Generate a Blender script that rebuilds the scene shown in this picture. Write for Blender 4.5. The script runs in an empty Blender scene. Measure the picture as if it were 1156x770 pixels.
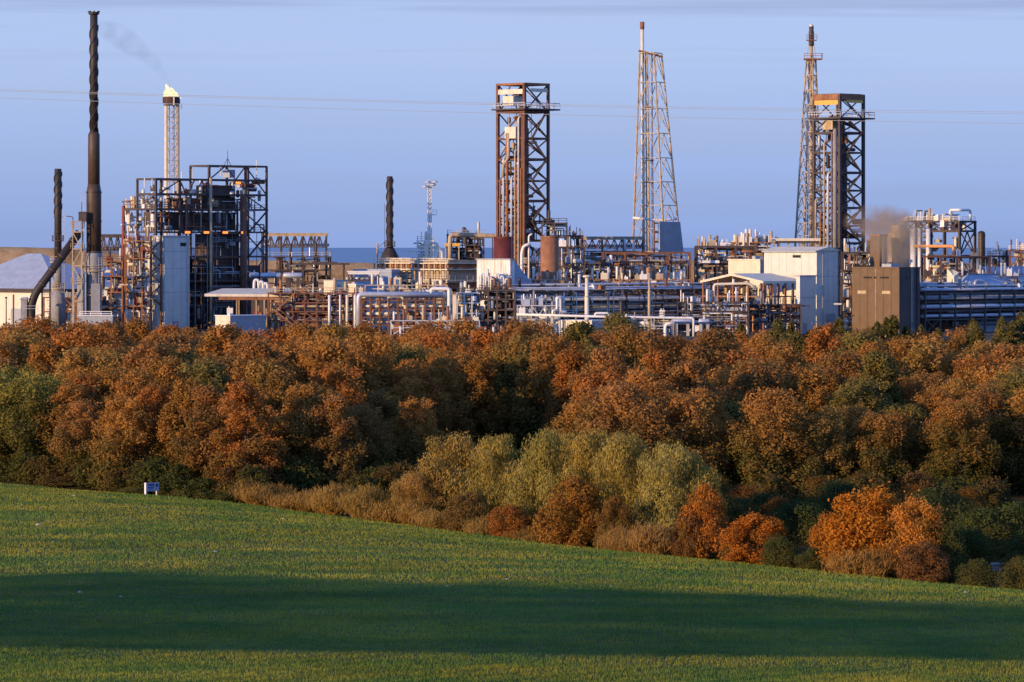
import bpy, math, random
import numpy as np
from mathutils import Vector, Matrix

random.seed(7)
RNG = np.random.default_rng(7)
scene = bpy.context.scene
COL = scene.collection
F = 4708.0          # focal length expressed in photo pixels (telephoto, about 14 degrees wide)
CX, HY = 578.0, 278.0   # picture centre column, horizon row
CAMZ = 19.0
SUN_EL = math.radians(9.5)
SUN_AZ = (-0.77, -0.638)     # ground direction towards the sun

def X_at(px, Y): return (px - CX) * Y / F
def Z_at(py, Y): return CAMZ + (HY - py) * Y / F

# ------------------------------------------------------------------ materials
MATS = {}
def mat(name, col, rough=.6, metal=0.0, var=.3, scale=.6, streak=0.0, streak_col=(.16, .06, .025), rib=0.0, ribdir='X', bump=.15, spec=.4):
    m = bpy.data.materials.new(name); m.use_nodes = True
    nt = m.node_tree; n = nt.nodes; l = nt.links
    b = n['Principled BSDF']
    b.inputs['Roughness'].default_value = rough
    b.inputs['Metallic'].default_value = metal
    b.inputs['Specular IOR Level'].default_value = spec
    tc = n.new('ShaderNodeTexCoord')
    no = n.new('ShaderNodeTexNoise'); no.inputs['Scale'].default_value = scale; no.inputs['Detail'].default_value = 6; no.inputs['Roughness'].default_value = .65
    l.new(tc.outputs['Object'], no.inputs['Vector'])
    mr = n.new('ShaderNodeMapRange'); mr.inputs[1].default_value = .3; mr.inputs[2].default_value = .7
    mr.inputs[3].default_value = 1 - var; mr.inputs[4].default_value = 1 + var
    l.new(no.outputs['Fac'], mr.inputs[0])
    mul = n.new('ShaderNodeMix'); mul.data_type = 'RGBA'; mul.blend_type = 'MULTIPLY'; mul.inputs[0].default_value = 1
    mul.inputs[6].default_value = (*col, 1)
    l.new(mr.outputs[0], mul.inputs[7])
    out = mul.outputs[2]
    if streak > 0:
        mp = n.new('ShaderNodeMapping'); mp.inputs['Scale'].default_value = (1.3, 1.3, .12)
        l.new(tc.outputs['Object'], mp.inputs['Vector'])
        n2 = n.new('ShaderNodeTexNoise'); n2.inputs['Scale'].default_value = 1.2; n2.inputs['Detail'].default_value = 5
        l.new(mp.outputs[0], n2.inputs['Vector'])
        m2 = n.new('ShaderNodeMapRange'); m2.inputs[1].default_value = .5; m2.inputs[2].default_value = .72
        m2.inputs[3].default_value = 0; m2.inputs[4].default_value = streak
        l.new(n2.outputs['Fac'], m2.inputs[0])
        mx = n.new('ShaderNodeMix'); mx.data_type = 'RGBA'
        l.new(m2.outputs[0], mx.inputs[0]); l.new(out, mx.inputs[6]); mx.inputs[7].default_value = (*streak_col, 1)
        out = mx.outputs[2]
    l.new(out, b.inputs['Base Color'])
    bp = n.new('ShaderNodeBump'); bp.inputs['Strength'].default_value = bump; bp.inputs['Distance'].default_value = .1
    l.new(no.outputs['Fac'], bp.inputs['Height'])
    if rib > 0:
        w = n.new('ShaderNodeTexWave'); w.bands_direction = ribdir; w.inputs['Scale'].default_value = rib
        l.new(tc.outputs['Object'], w.inputs['Vector'])
        b2 = n.new('ShaderNodeBump'); b2.inputs['Strength'].default_value = .5; b2.inputs['Distance'].default_value = .12
        l.new(w.outputs['Fac'], b2.inputs['Height']); l.new(bp.outputs[0], b2.inputs['Normal'])
        l.new(b2.outputs[0], b.inputs['Normal'])
    else:
        l.new(bp.outputs[0], b.inputs['Normal'])
    MATS[name] = m
    return m

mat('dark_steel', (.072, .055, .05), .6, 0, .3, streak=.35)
mat('brown_steel', (.17, .075, .042), .65, 0, .35, streak=.4, streak_col=(.09, .035, .02))
mat('rust_steel', (.30, .13, .06), .7, 0, .4, streak=.5, streak_col=(.12, .045, .02))
mat('red_steel', (.22, .048, .035), .6, 0, .3)
mat('tan_steel', (.46, .36, .24), .6, 0, .3, streak=.35)
mat('galvanised', (.52, .52, .53), .5, .25, .25, streak=.2, streak_col=(.3, .22, .15))
mat('alu_cladding', (.52, .54, .60), .42, .35, .18, streak=.2, streak_col=(.33, .3, .27))
mat('white_paint', (.78, .77, .74), .5, 0, .12, streak=.18, streak_col=(.4, .28, .17))
mat('cream_cladding', (.74, .68, .54), .6, 0, .1, rib=1.2, ribdir='X', streak=.2, streak_col=(.45, .33, .2))
mat('cream_plain', (.74, .66, .5), .6, 0, .14, streak=.3, streak_col=(.42, .27, .15))
mat('white_cladding', (.68, .66, .585), .6, 0, .1, rib=1.0, streak=.25, streak_col=(.5, .42, .32))
mat('stained_white', (.75, .72, .66), .6, 0, .15, streak=.9, streak_col=(.5, .2, .06))
mat('blue_grey_roof', (.32, .38, .49), .5, 0, .15, rib=.9, streak=.25, streak_col=(.3, .3, .32))
mat('grey_cladding', (.36, .38, .41), .6, 0, .15, rib=1.4)
mat('grey_box', (.36, .39, .43), .6, 0, .12, rib=1.2)
mat('concrete', (.42, .41, .39), .85, 0, .2, streak=.35, streak_col=(.24, .22, .2))
mat('stack_black', (.036, .028, .024), .55, 0, .35, streak=.4, streak_col=(.075, .042, .022))
mat('stack_brown', (.078, .048, .031), .55, 0, .3, streak=.5, streak_col=(.06, .04, .03))
mat('stack_grey', (.27, .27, .28), .6, 0, .25, streak=.4, streak_col=(.16, .13, .1))
mat('rust_tank', (.30, .14, .07), .75, 0, .4, scale=.5, streak=.7, streak_col=(.30, .075, .04))
mat('red_tank', (.13, .028, .022), .6, 0, .25, streak=.4, streak_col=(.1, .025, .02))
mat('shield_brown', (.075, .034, .026), .7, 0, .3)
mat('brown_cladding', (.16, .10, .052), .7, 0, .15, rib=1.0, streak=.3, streak_col=(.17, .1, .05))
mat('beige_casing', (.5, .38, .22), .7, 0, .35, streak=.6, streak_col=(.2, .12, .07))
mat('black_vent', (.02, .02, .022), .8, 0, .2)
mat('yellow_paint', (.75, .42, .08), .5, 0, .15)
mat('orange_pipe', (.62, .30, .12), .6, 0, .2)
mat('pale_blue_board', (.58, .62, .74), .5, 0, .06)
mat('board_blue', (.03, .05, .28), .5, 0, .1)
mat('flint', (.58, .50, .40), .8, 0, .4, scale=6)
mat('wire_metal', (.62, .62, .60), .4, .3, .05)
mat('bark', (.10, .07, .045), .9, 0, .4, scale=3)
def emis(name, col, strength):
    m = bpy.data.materials.new(name); m.use_nodes = True
    nt = m.node_tree; nt.nodes.remove(nt.nodes['Principled BSDF'])
    e = nt.nodes.new('ShaderNodeEmission'); e.inputs[0].default_value = (*col, 1); e.inputs[1].default_value = strength
    nt.links.new(e.outputs[0], nt.nodes['Material Output'].inputs[0]); MATS[name] = m; return m
emis('lamp_glow', (1.0, .24, .05), 2.2)
def flame_mat():
    m = emis('flame_glow', (1, .7, .3), 1.45); nt = m.node_tree
    tc = nt.nodes.new('ShaderNodeTexCoord'); no = nt.nodes.new('ShaderNodeTexNoise'); no.inputs['Scale'].default_value = 1.6
    nt.links.new(tc.outputs['Object'], no.inputs['Vector'])
    cr = nt.nodes.new('ShaderNodeValToRGB'); cr.color_ramp.elements[0].position = .36; cr.color_ramp.elements[0].color = (1, .5, .14, 1)
    cr.color_ramp.elements[1].position = .55; cr.color_ramp.elements[1].color = (1, .88, .55, 1)
    nt.links.new(no.outputs['Fac'], cr.inputs[0])
    e = [n for n in nt.nodes if n.type == 'EMISSION'][0]; nt.links.new(cr.outputs[0], e.inputs[0])
flame_mat()

# ------------------------------------------------------------------ mesh builder
class MB:
    def __init__(s): s.v = []; s.f = []
    def add(s, vs, fs):
        o = len(s.v); s.v.extend([tuple(p) for p in vs]); s.f.extend([tuple(i + o for i in f) for f in fs]); return s
    def box(s, x0, x1, y0, y1, z0, z1):
        vs = [(x0, y0, z0), (x1, y0, z0), (x1, y1, z0), (x0, y1, z0), (x0, y0, z1), (x1, y0, z1), (x1, y1, z1), (x0, y1, z1)]
        return s.add(vs, [(0, 3, 2, 1), (4, 5, 6, 7), (0, 1, 5, 4), (1, 2, 6, 5), (2, 3, 7, 6), (3, 0, 4, 7)])
    def beam(s, p, q, w, h=None):
        p = Vector(p); q = Vector(q); d = q - p
        if d.length < 1e-4: return s
        d.normalize(); j = random.uniform(.9, 1.1); w = w * j; h = (h or w) * random.uniform(.9, 1.1) if h else w
        up = Vector((0, 0, 1)) if abs(d.z) < .95 else Vector((0, 1, 0))
        a = d.cross(up).normalized() * (w / 2); b = a.cross(d).normalized() * (h / 2)
        vs = [p - a - b, p + a - b, p + a + b, p - a + b, q - a - b, q + a - b, q + a + b, q - a + b]
        return s.add(vs, [(0, 1, 2, 3), (7, 6, 5, 4), (0, 4, 5, 1), (1, 5, 6, 2), (2, 6, 7, 3), (3, 7, 4, 0)])
    def sweep(s, pts, rs, n=8, cap=True):
        pts = [Vector(p) for p in pts]; m = len(pts)
        if not isinstance(rs, (list, tuple)): rs = [rs] * m
        o = len(s.v); ref = None
        for i, p in enumerate(pts):
            t = (pts[min(i + 1, m - 1)] - pts[max(i - 1, 0)]).normalized()
            if ref is None: ref = t.cross(Vector((.31, .17, .93)) if abs(t.z) < .9 else Vector((1, .1, 0))).normalized()
            ref = (ref - t * ref.dot(t)).normalized(); bi = t.cross(ref)
            for k in range(n):
                a = 2 * math.pi * k / n
                s.v.append(tuple(p + (ref * math.cos(a) + bi * math.sin(a)) * rs[i]))
        for i in range(m - 1):
            for k in range(n):
                k2 = (k + 1) % n
                s.f.append((o + i * n + k, o + i * n + k2, o + (i + 1) * n + k2, o + (i + 1) * n + k))
        if cap:
            s.f.append(tuple(o + k for k in reversed(range(n)))); s.f.append(tuple(o + (m - 1) * n + k for k in range(n)))
        return s
    def tube(s, p, q, r, r2=None, n=8): return s.sweep([p, q], [r, r2 if r2 is not None else r], n)
    def path(s, pts, r, n=7, bend=2.2):
        pts = [Vector(p) for p in pts]; out = [pts[0]]
        for i in range(1, len(pts) - 1):
            a, b, c = pts[i - 1], pts[i], pts[i + 1]
            d1 = min(bend * r, (a - b).length * .45); d2 = min(bend * r, (c - b).length * .45)
            p1 = b + (a - b).normalized() * d1; p2 = b + (c - b).normalized() * d2
            for t in (0, .25, .5, .75, 1): out.append(p1 * (1 - t) ** 2 + b * 2 * t * (1 - t) + p2 * t * t)
        out.append(pts[-1]); return s.sweep(out, r, n)
    def lathe(s, prof, n=20, c=(0, 0, 0)):
        o = len(s.v)
        for r, z in prof:
            for k in range(n):
                a = 2 * math.pi * k / n; s.v.append((c[0] + r * math.cos(a), c[1] + r * math.sin(a), c[2] + z))
        m = len(prof)
        for i in range(m - 1):
            for k in range(n):
                k2 = (k + 1) % n; s.f.append((o + i * n + k, o + i * n + k2, o + (i + 1) * n + k2, o + (i + 1) * n + k))
        s.f.append(tuple(o + k for k in reversed(range(n)))); s.f.append(tuple(o + (m - 1) * n + k for k in range(n)))
        return s
    def drum(s, p, q, r, n=14):
        p = Vector(p); q = Vector(q); d = (q - p).normalized(); e = r * .5
        return s.sweep([p - d * e, p - d * e * .75, p - d * e * .35, p, q, q + d * e * .35, q + d * e * .75, q + d * e], [r * .12, r * .62, r * .9, r, r, r * .9, r * .62, r * .12], n)
    def prism(s, poly, y0, y1):   # poly in (x,z), extruded along y
        n = len(poly)
        vs = [(x, y0, z) for x, z in poly] + [(x, y1, z) for x, z in poly]
        fs = [tuple(range(n)), tuple(reversed(range(n, 2 * n)))] + [(i, i + n, (i + 1) % n + n, (i + 1) % n) for i in range(n)]
        return s.add(vs, fs)
    def rail(s, pts, h=1.1, w=.09, step=1.8):
        pts = [Vector(p) for p in pts]
        for a, b in zip(pts, pts[1:]):
            L = (b - a).length; k = max(1, int(L / step))
            for i in range(k + 1):
                p = a.lerp(b, i / k); s.beam(p, p + Vector((0, 0, h)), w)
            for hh in (h, h * .55): s.beam(a + Vector((0, 0, hh)), b + Vector((0, 0, hh)), w)
        return s
    def ladder(s, p, z1, w=.6, t=.08):
        x, y, z0 = p
        s.beam((x - w / 2, y, z0), (x - w / 2, y, z1), t); s.beam((x + w / 2, y, z0), (x + w / 2, y, z1), t)
        z = z0
        while z < z1: s.beam((x - w / 2, y, z), (x + w / 2, y, z), t * .7); z += .6
        return s
    def build(s, name, m, parent=None, smooth=False):
        me = bpy.data.meshes.new(name); me.from_pydata(s.v, [], s.f)
        me.materials.append(MATS[m] if isinstance(m, str) else m)
        if smooth:
            me.polygons.foreach_set('use_smooth', [len(p.vertices) == 4 for p in me.polygons])
        me.update()
        o = bpy.data.objects.new(name, me); COL.objects.link(o)
        if parent is not None: o.parent = parent
        return o

def tag(o, label=None, cat=None, group=None, kind=None):
    if label: o['label'] = label
    if cat: o['category'] = cat
    if group: o['group'] = group
    if kind: o['kind'] = kind
    return o

class T:
    """A thing: an Empty on the ground under photo column px at distance Y, turned by rot degrees."""
    def __init__(s, name, label, cat, px, Y, rot=0, group=None, z=0.0):
        e = bpy.data.objects.new(name, None); COL.objects.link(e); e.empty_display_size = 1
        e.location = (X_at(px, Y), Y, z); e.rotation_euler = (0, 0, math.radians(rot)); tag(e, label, cat, group)
        s.e, s.px, s.Y, s.u, s.z0 = e, px, Y, Y / F, z
        s.c = math.cos(math.radians(rot)); s.s = math.sin(math.radians(rot)) or 1
    def x(s, px): return (px - s.px) * s.u / s.c      # along the shaded, right-hand face
    def y(s, px): return (s.px - px) * s.u / s.s      # along the sunlit, left-hand face
    def z(s, py): return CAMZ + (HY - py) * s.u - s.z0
    def p(s, px, py, y=0.0): return (s.x(px), y, s.z(py))
    def add(s, name, mb, m, parent=None, smooth=False, label=None):
        o = mb.build(name, m, parent or s.e, smooth)
        if label: o['label'] = label
        return o
    def box(s, name, m, *b, label=None): return s.add(name, MB().box(*b), m, label=label)

R = random.uniform
def lerp(a, b, t): return a + (b - a) * t

def steel_frame(t, xs, ys, zs, m='dark_steel', cw=.45, bw=.34, top=None, brace=(), deck=(), deck_m='dark_steel', rails=(), rail_m='galvanised', brw=.2, levels=True):
    """Columns (one mesh each), one floor frame per level, bracing per face, gratings and railings."""
    top = top or (lambda x, y: zs[-1])
    for x in xs:
        for y in ys: t.add('column', MB().beam((x, y, 0), (x, y, top(x, y) + .1), cw), m)
    if levels:
        for z in zs[1:]:
            mb = MB()
            for y in ys:
                for a, b in zip(xs, xs[1:]):
                    if min(top(a, y), top(b, y)) >= z - .05: mb.beam((a, y, z), (b, y, z), bw, bw * 1.15)
            for x in xs:
                for a, b in zip(ys, ys[1:]):
                    if min(top(x, a), top(x, b)) >= z - .05: mb.beam((x, a, z), (x, b, z), bw, bw * 1.15)
            if mb.v: t.add('floor_frame', mb, m)
    for (axis, at, lo, hi, z0, z1, style) in brace:
        mb = MB()
        P = (lambda u, z: (u, at, z)) if axis == 'x' else (lambda u, z: (at, u, z))
        if style in ('X', '/'): mb.beam(P(lo, z0), P(hi, z1), brw)
        if style in ('X', '\\'): mb.beam(P(hi, z0), P(lo, z1), brw)
        if style == 'V': mb.beam(P(lo, z1), P((lo + hi) / 2, z0), brw); mb.beam(P(hi, z1), P((lo + hi) / 2, z0), brw)
        if style == 'A': mb.beam(P(lo, z0), P((lo + hi) / 2, z1), brw); mb.beam(P(hi, z0), P((lo + hi) / 2, z1), brw)
        t.add('bracing', mb, m)
    for (x0, x1, y0, y1, z) in deck: t.add('grating', MB().box(x0, x1, y0, y1, z - .12, z + .1 + R(0, .02)), deck_m)
    for (x0, x1, y0, y1, z) in rails:
        t.add('railing', MB().rail([(x0, y0, z), (x1, y0, z), (x1, y1, z), (x0, y1, z), (x0, y0, z)]), rail_m)

def clutter(t, x0, x1, y0, y1, z0, z1, n, mats, seed=0, kinds='vhpde', rmax=.7, standing=False):
    """Process equipment bolted into a structure: drums, exchangers, pipe drops and pipe runs, each its own part."""
    rd = random.Random(seed)
    U = rd.uniform
    for i in range(n):
        k = rd.choice(kinds); m = rd.choice(mats)
        x, y, z = U(x0, x1), U(y0, y1), U(z0, z1)
        if standing: z = z0
        if k == 'v':
            h = U(1.2, 3.2); r = U(.3, rmax); z = min(z, max(z0, z1 - h - r))
            t.add('vertical_drum', MB().drum((x, y, z + r * .5), (x, y, z + h), r, 12), m, smooth=True)
        elif k == 'h':
            L = U(1.5, 4); r = U(.3, rmax); xa = max(x0, min(x, x1 - L)); z = max(z, z0 + r)
            mb = MB().drum((xa, y, z), (min(xa + L, x1), y, z), r, 12)
            t.add('exchanger', mb, m, smooth=True)
        elif k == 'p':
            r = U(.1, .24); zz = U(z0, z1)
            t.add('pipe', MB().path([(x, y, z0), (x, y, max(zz, z0 + 1.5)), (x + U(-3, 3), y, max(zz, z0 + 1.5)), ], r, 6), m)
        elif k == 'd':
            r = U(.12, .3); xa = U(x0, lerp(x0, x1, .5)); xb = U(lerp(x0, x1, .5), x1)
            t.add('pipe', MB().path([(xa, y, z), (xb, y, z), (xb, y, max(z0, z - U(1, 3)))], r, 6), m)
        elif k == 'e':
            w, d, h = U(.6, 1.8), U(.6, 1.6), U(.6, 1.6)
            mb = MB().box(x - w / 2, x + w / 2, y - d / 2, y + d / 2, z, z + h); mb.box(x - w * .3, x - w * .1, y - d * .2, y + d * .1, z + h, z + h + .3)
            t.add('equipment_box', mb, m)
        elif k == 't':
            xa = U(x0, lerp(x0, x1, .6)); xb = min(x1, xa + U(3, 14)); t.add('small_pipe', MB().path([(xa, y, z), (xb, y, z), (xb, y, max(z0, z - U(.3, 2.5)))], U(.06, .13), 6), m)
        elif k == 'q':
            t.add('small_pipe', MB().path([(x, y, z0), (x, y, z1), (x + U(-1, 1), y, z1)], U(.06, .13), 6), m)
        elif k == 's':
            t.add('vent_pipe', MB().tube((x, y, z0), (x, y, z0 + U(.8, 2.6)), U(.08, .18), n=6), m)

def pipe_rack(t, p0, p1, wid, tops, step, m, pipes, cw=.34, brace_every=3, seed=1):
    """A long rack in local coordinates from p0 to p1 along local x; tops = beam heights; pipes = (level, offset, radius, material)."""
    rd = random.Random(seed)
    L = p1 - p0; k = max(2, int(round(L / step)))
    for i in range(k + 1):
        x = p0 + L * i / k
        mb = MB()
        for y in (0, wid): mb.beam((x, y, 0), (x, y, max(tops) + .3), cw)
        for z in tops: mb.beam((x, -.25, z), (x, wid + .25, z), cw * .85)
        t.add('bent', mb, m)
        if i % brace_every == 0 and i < k:
            x2 = p0 + L * (i + 1) / k
            for y in (0, wid):
                zs = [0] + sorted(tops)
                t.add('bracing', MB().beam((x, y, zs[0]), (x2, y, zs[1]), cw * .5).beam((x, y, zs[1]), (x2, y, zs[0]), cw * .5), m)
    for z in tops:
        mb = MB()
        for y in (0, wid): mb.beam((p0, y, z - .22), (p1, y, z - .22), cw * .7)
        t.add('stringer', mb, m)
    for (lv, off, r, pm) in pipes:
        z = tops[lv] + r + cw * .45
        a, b = p0 - rd.uniform(-.5, 2), p1 + rd.uniform(-.5, 2)
        pts = [(a, off, z), (b, off, z)]
        if rd.random() < .3:
            zd = max(.5, z - rd.uniform(2, 5)); pts = pts + [(b, off, zd)]
        if rd.random() < .3 and r < .4:
            mid = rd.uniform(lerp(a, b, .3), lerp(a, b, .7)); e = rd.uniform(1.2, 2.2)
            pts = [pts[0], (mid, off, z), (mid, off, z + e), (mid + 3, off, z + e), (mid + 3, off, z)] + pts[1:]
        t.add('pipe', MB().path(pts, r, 9), pm, smooth=True)
SKY_TINT = (4.5, 3.5, 3.9); SKY_LIFT = 0.3; HAZE_LOW = (2.1, 2.85, 5.2); CLOUD_PALE = (3.45, 4.4, 6.5); CLOUD_DARK = (2.35, 2.95, 4.85); EXPOSURE = 0.0
# ================================================================== THE PLANT
def tank(t, r, ztop, m, name='shell', dome=0.0, band=True):
    pr = [(r, 0), (r, ztop)]
    if dome: pr += [(r * .92, ztop + dome * .5), (r * .6, ztop + dome * .85), (r * .1, ztop + dome)]
    t.add(name, MB().lathe(pr, 28), m, smooth=True)
    if band:
        mb = MB()
        for q in (.33, .66, .985): mb.lathe([(r + .07, ztop * q - .12), (r + .07, ztop * q + .12)], 28)
        t.add('stiffening_ring', mb, m)

def strakes(t, r, z0, z1, m, turns=2.2, fin=.45, starts=3):
    for s in range(starts):
        mb = MB(); n = 90; o = 0; vs = []; fs = []
        for i in range(n + 1):
            q = i / n; a = 2 * math.pi * (turns * q + s / starts); z = lerp(z0, z1, q)
            ca, sa = math.cos(a), math.sin(a); tx, ty = -sa * .12, ca * .12
            for rr, sg in ((r * .96, -1), (r + fin, -1), (r + fin, 1), (r * .96, 1)):
                vs.append((ca * rr + tx * sg, sa * rr + ty * sg, z))
        for i in range(n):
            for k in range(4):
                k2 = (k + 1) % 4; fs.append((i * 4 + k, i * 4 + k2, (i + 1) * 4 + k2, (i + 1) * 4 + k))
        mb.add(vs, fs); t.add('strake', mb, m)

def ring_platform(t, r0, r1, z, m='galvanised', c=(0, 0)):
    mb = MB(); n = 20
    o = mb.lathe([(r0, z - .1), (r1, z - .1), (r1, z + .1), (r0, z + .12)], n, (c[0], c[1], 0))
    pl = t.add('platform', mb, m)
    mr = MB(); pts = [(c[0] + (r1 - .1) * math.cos(2 * math.pi * k / 12), c[1] + (r1 - .1) * math.sin(2 * math.pi * k / 12), z + .1) for k in range(13)]
    mr.rail(pts, step=3); t.add('railing', mr, m, parent=pl)

# ---- storage sheds, far left
def hip_shed(name, label, px, Y, wl, wr, eave_py, ridge_py, wall='cream_cladding', roof='blue_grey_roof', fascia='dark_steel', hip=.3, group=None):
    t = T(name, label, 'shed', px, Y, 45, group)
    D = wl * t.u / .7071; W = wr * t.u / .7071; ze = t.z(eave_py); zr = t.z(ridge_py)
    t.box('wall', wall, 0, W, 0, D, 0, ze)
    o = .5
    mb = MB()
    if W < D: r0, r1 = (W / 2, D * hip if D * hip > W * .3 else W * .5, zr), (W / 2, D - D * hip, zr)
    else: r0, r1 = (W * hip, D / 2, zr), (W - W * hip, D / 2, zr)
    e = [(-o, -o, ze), (W + o, -o, ze), (W + o, D + o, ze), (-o, D + o, ze)]
    vs = e + [r0, r1]
    fs = [(0, 1, 4), (1, 2, 5, 4), (2, 3, 5), (3, 0, 4, 5), (3, 2, 1, 0)] if W < D else [(0, 1, 5, 4), (1, 2, 5), (2, 3, 4, 5), (3, 0, 4), (3, 2, 1, 0)]
    mb.add([(x, y, z + .34) for x, y, z in vs], fs); t.add('roof', mb, roof)
    mf = MB().box(-o, W + o, -o, D + o, ze - .55, ze + .33); t.add('fascia', mf, fascia)
    return t
t = hip_shed('storage_shed', 'wide cream shed with blue grey hipped roof at the far left of the plant', 66, 960, 150, 70, 328, 288, hip=.44)
t.box('door', 'grey_cladding', -.08, -.003, t.y(25), t.y(5), 0, 4.5)
t.add('downpipe', MB().tube((-.25, t.y(9), 0), (-.25, t.y(9), t.z(333)), .13, n=6), 'brown_steel')
t.add('gutter', MB().box(-.75, -.52, 0, t.y(-40), t.z(328) + .05, t.z(328) + .3), 'dark_steel')
t = hip_shed('storage_shed', 'smaller cream shed with pale roof half hidden behind the tall brown chimney', 124, 990, 62, 40, 316, 303)
t.box('door', 'grey_cladding', -.08, -.003, 2, 5, 0, 4)
t = T('lamp_post', 'thin brown post standing in front of the cream shed wall', 'post', 7, 915)
t.add('pole', MB().tube((0, 0, 0), (0, 0, t.z(336)), .16, .11), 'brown_steel'); t.box('lamp_head', 'dark_steel', -.25, .25, -.2, .2, t.z(337), t.z(335))

# ---- the tall chimney
t = T('chimney', 'tallest brown chimney with helical strakes and a crown ring', 'chimney', 106, 905)
u = t.u
t.add('base_casing', MB().lathe([(8.2 * u, 0), (8.2 * u, t.z(312)), (9.6 * u, t.z(302)), (9.6 * u, t.z(288)), (8.6 * u, t.z(284))], 32), 'stack_grey', smooth=True)
t.add('lower_shaft', MB().lathe([(8.4 * u, t.z(285)), (8.4 * u, t.z(217)), (6.9 * u, t.z(208))], 32), 'stack_brown', smooth=True)
t.add('middle_shaft', MB().lathe([(6.75 * u, t.z(212)), (6.6 * u, t.z(152)), (5.0 * u, t.z(149))], 32), 'stack_brown', smooth=True)
t.add('upper_shaft', MB().lathe([(4.5 * u, t.z(153)), (4.3 * u, t.z(14)), (3.6 * u, t.z(13.5))], 28), 'stack_black', smooth=True)
strakes(t, 4.4 * u, t.z(150), t.z(28), 'stack_black', 2.4, .17)
t.add('crown_ring', MB().lathe([(4.2 * u, t.z(17)), (6.2 * u, t.z(16)), (6.2 * u, t.z(14.6)), (4.2 * u, t.z(14))], 24), 'stack_black')
mb = MB()
for k in range(8):
    a = k * math.pi / 4 + .2; mb.beam((4 * u * math.cos(a), 4 * u * math.sin(a), t.z(16)), (6.8 * u * math.cos(a), 6.8 * u * math.sin(a), t.z(12.5)), .2)
t.add('crown_spike', mb, 'stack_black')
for py in (250, 217, 285): t.add('flange', MB().lathe([(8.4 * u + .12, t.z(py) - .15), (8.4 * u + .12, t.z(py) + .15)], 32), 'stack_black')
ring_platform(t, 8.3 * u, 13.5 * u, t.z(306), 'tan_steel')
ring_platform(t, 8.3 * u, 11.5 * u, t.z(333), 'tan_steel')
t.add('ladder', MB().ladder((1.5, -8.6 * u - .1, 0), t.z(290)), 'galvanised')
t.add('ladder', MB().ladder((-2.3, -8.6 * u - .1, t.z(306)), t.z(215)), 'galvanised')
t.add('exhaust_box', MB().box(t.x(88.5), t.x(98.5), -2.6, .5, 0, t.z(309)), 'concrete')
t.add('exhaust_box', MB().box(t.x(104), t.x(114), -2.4, .2, 0, t.z(320)), 'stack_grey')
# scaffold-like access tower to the left of the chimney
a = T('access_tower', 'tan steel access tower between the inclined duct and the tall chimney', 'access tower', 87, 902, 0)
w = 5.0 * a.u
steel_frame(a, [-w, w], [0, 2.2], [0, a.z(340), a.z(320), a.z(300), a.z(281), a.z(262), a.z(250)], 'tan_steel', .22, .2,
            brace=[('x', 0, -w, w, a.z(p + 19), a.z(p), '/' if p % 2 else '\\') for p in (321, 300, 281, 262)],
            deck=[(-w, w, 0, 2.2, a.z(p)) for p in (320, 281, 256)], deck_m='tan_steel', rails=[(-w - .4, w + .4, -.3, 2.4, a.z(p)) for p in (320, 281, 256)], rail_m='tan_steel')
a.add('winch_box', MB().box(w * .3, w + 1, .2, 1.4, a.z(250), a.z(239)), 'dark_steel')
a.add('mast', MB().tube((w, .5, a.z(240)), (w, .5, a.z(228)), .08), 'dark_steel')
a.add('davit', MB().path([(-w, .5, a.z(256)), (-w, .5, a.z(245)), (-w - 1.4, .5, a.z(244))], .09), 'dark_steel')
# inclined duct
t = T('exhaust_duct', 'thick black duct slanting down leftwards from the tall chimney', 'duct', 62, 903)
r = 4.6 * t.u
t.add('duct_pipe', MB().path([t.p(90, 262), t.p(40, 331), t.p(35.5, 344), t.p(35.5, 420)], r, 18, 1.2), 'stack_black', smooth=True)
d = Vector(t.p(40, 331)) - Vector(t.p(90, 262)); d.normalize(); mb = MB()
for q in (.15, .4, .62, .85):
    c = Vector(t.p(90, 262)).lerp(Vector(t.p(40, 331)), q); t.add('flange', MB().sweep([c - d * .14, c + d * .14], r + .16, 18), 'stack_brown')
for px in (47, 56): 
    t.add('support_leg', MB().beam((t.x(px), .9, 0), (t.x(px), .9, t.z(262 + (90 - px) * 1.38)), .3), 'dark_steel')
t.box('hopper', 'stack_grey', t.x(24), t.x(31), -1, 1.2, 0, t.z(337))
t.add('hopper_roof', MB().prism([(t.x(22.5), t.z(338)), (t.x(32.5), t.z(338)), (t.x(30), t.z(335.5)), (t.x(25), t.z(335.5))], -1.4, 1.6), 'grey_box')
t.add('railing', MB().rail([t.p(28, 352, -1.8), t.p(44, 352, -1.8)], 1.3), 'galvanised')
# short chimney
t = T('chimney', 'short black chimney with strakes beside the slanting duct at far left', 'chimney', 65.5, 912)
u = t.u
t.add('shaft', MB().lathe([(4.1 * u, t.z(330)), (4.1 * u, t.z(245)), (4.3 * u, t.z(244)), (4.0 * u, t.z(191)), (3.3 * u, t.z(190.5))], 24), 'stack_black', smooth=True)
strakes(t, 4.0 * u, t.z(246), t.z(194), 'stack_black', 1.4, .17)
t.add('grey_sleeve', MB().lathe([(4.4 * u, t.z(325)), (4.4 * u, t.z(296))], 24), 'stack_grey', smooth=True)
t.add('base_casing', MB().lathe([(9.2 * u, 0), (9.2 * u, t.z(340)), (4.8 * u, t.z(324))], 24), 'stack_grey', smooth=True)
ring_platform(t, 4.3 * u, 9.5 * u, t.z(296), 'tan_steel'); ring_platform(t, 4.4 * u, 8 * u, t.z(326), 'tan_steel')
ring_platform(t, 4.3 * u, 7 * u, t.z(272), 'dark_steel')
t.add('ladder', MB().ladder((1.2, -4.4 * u, t.z(330)), t.z(240), .5), 'galvanised')
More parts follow.
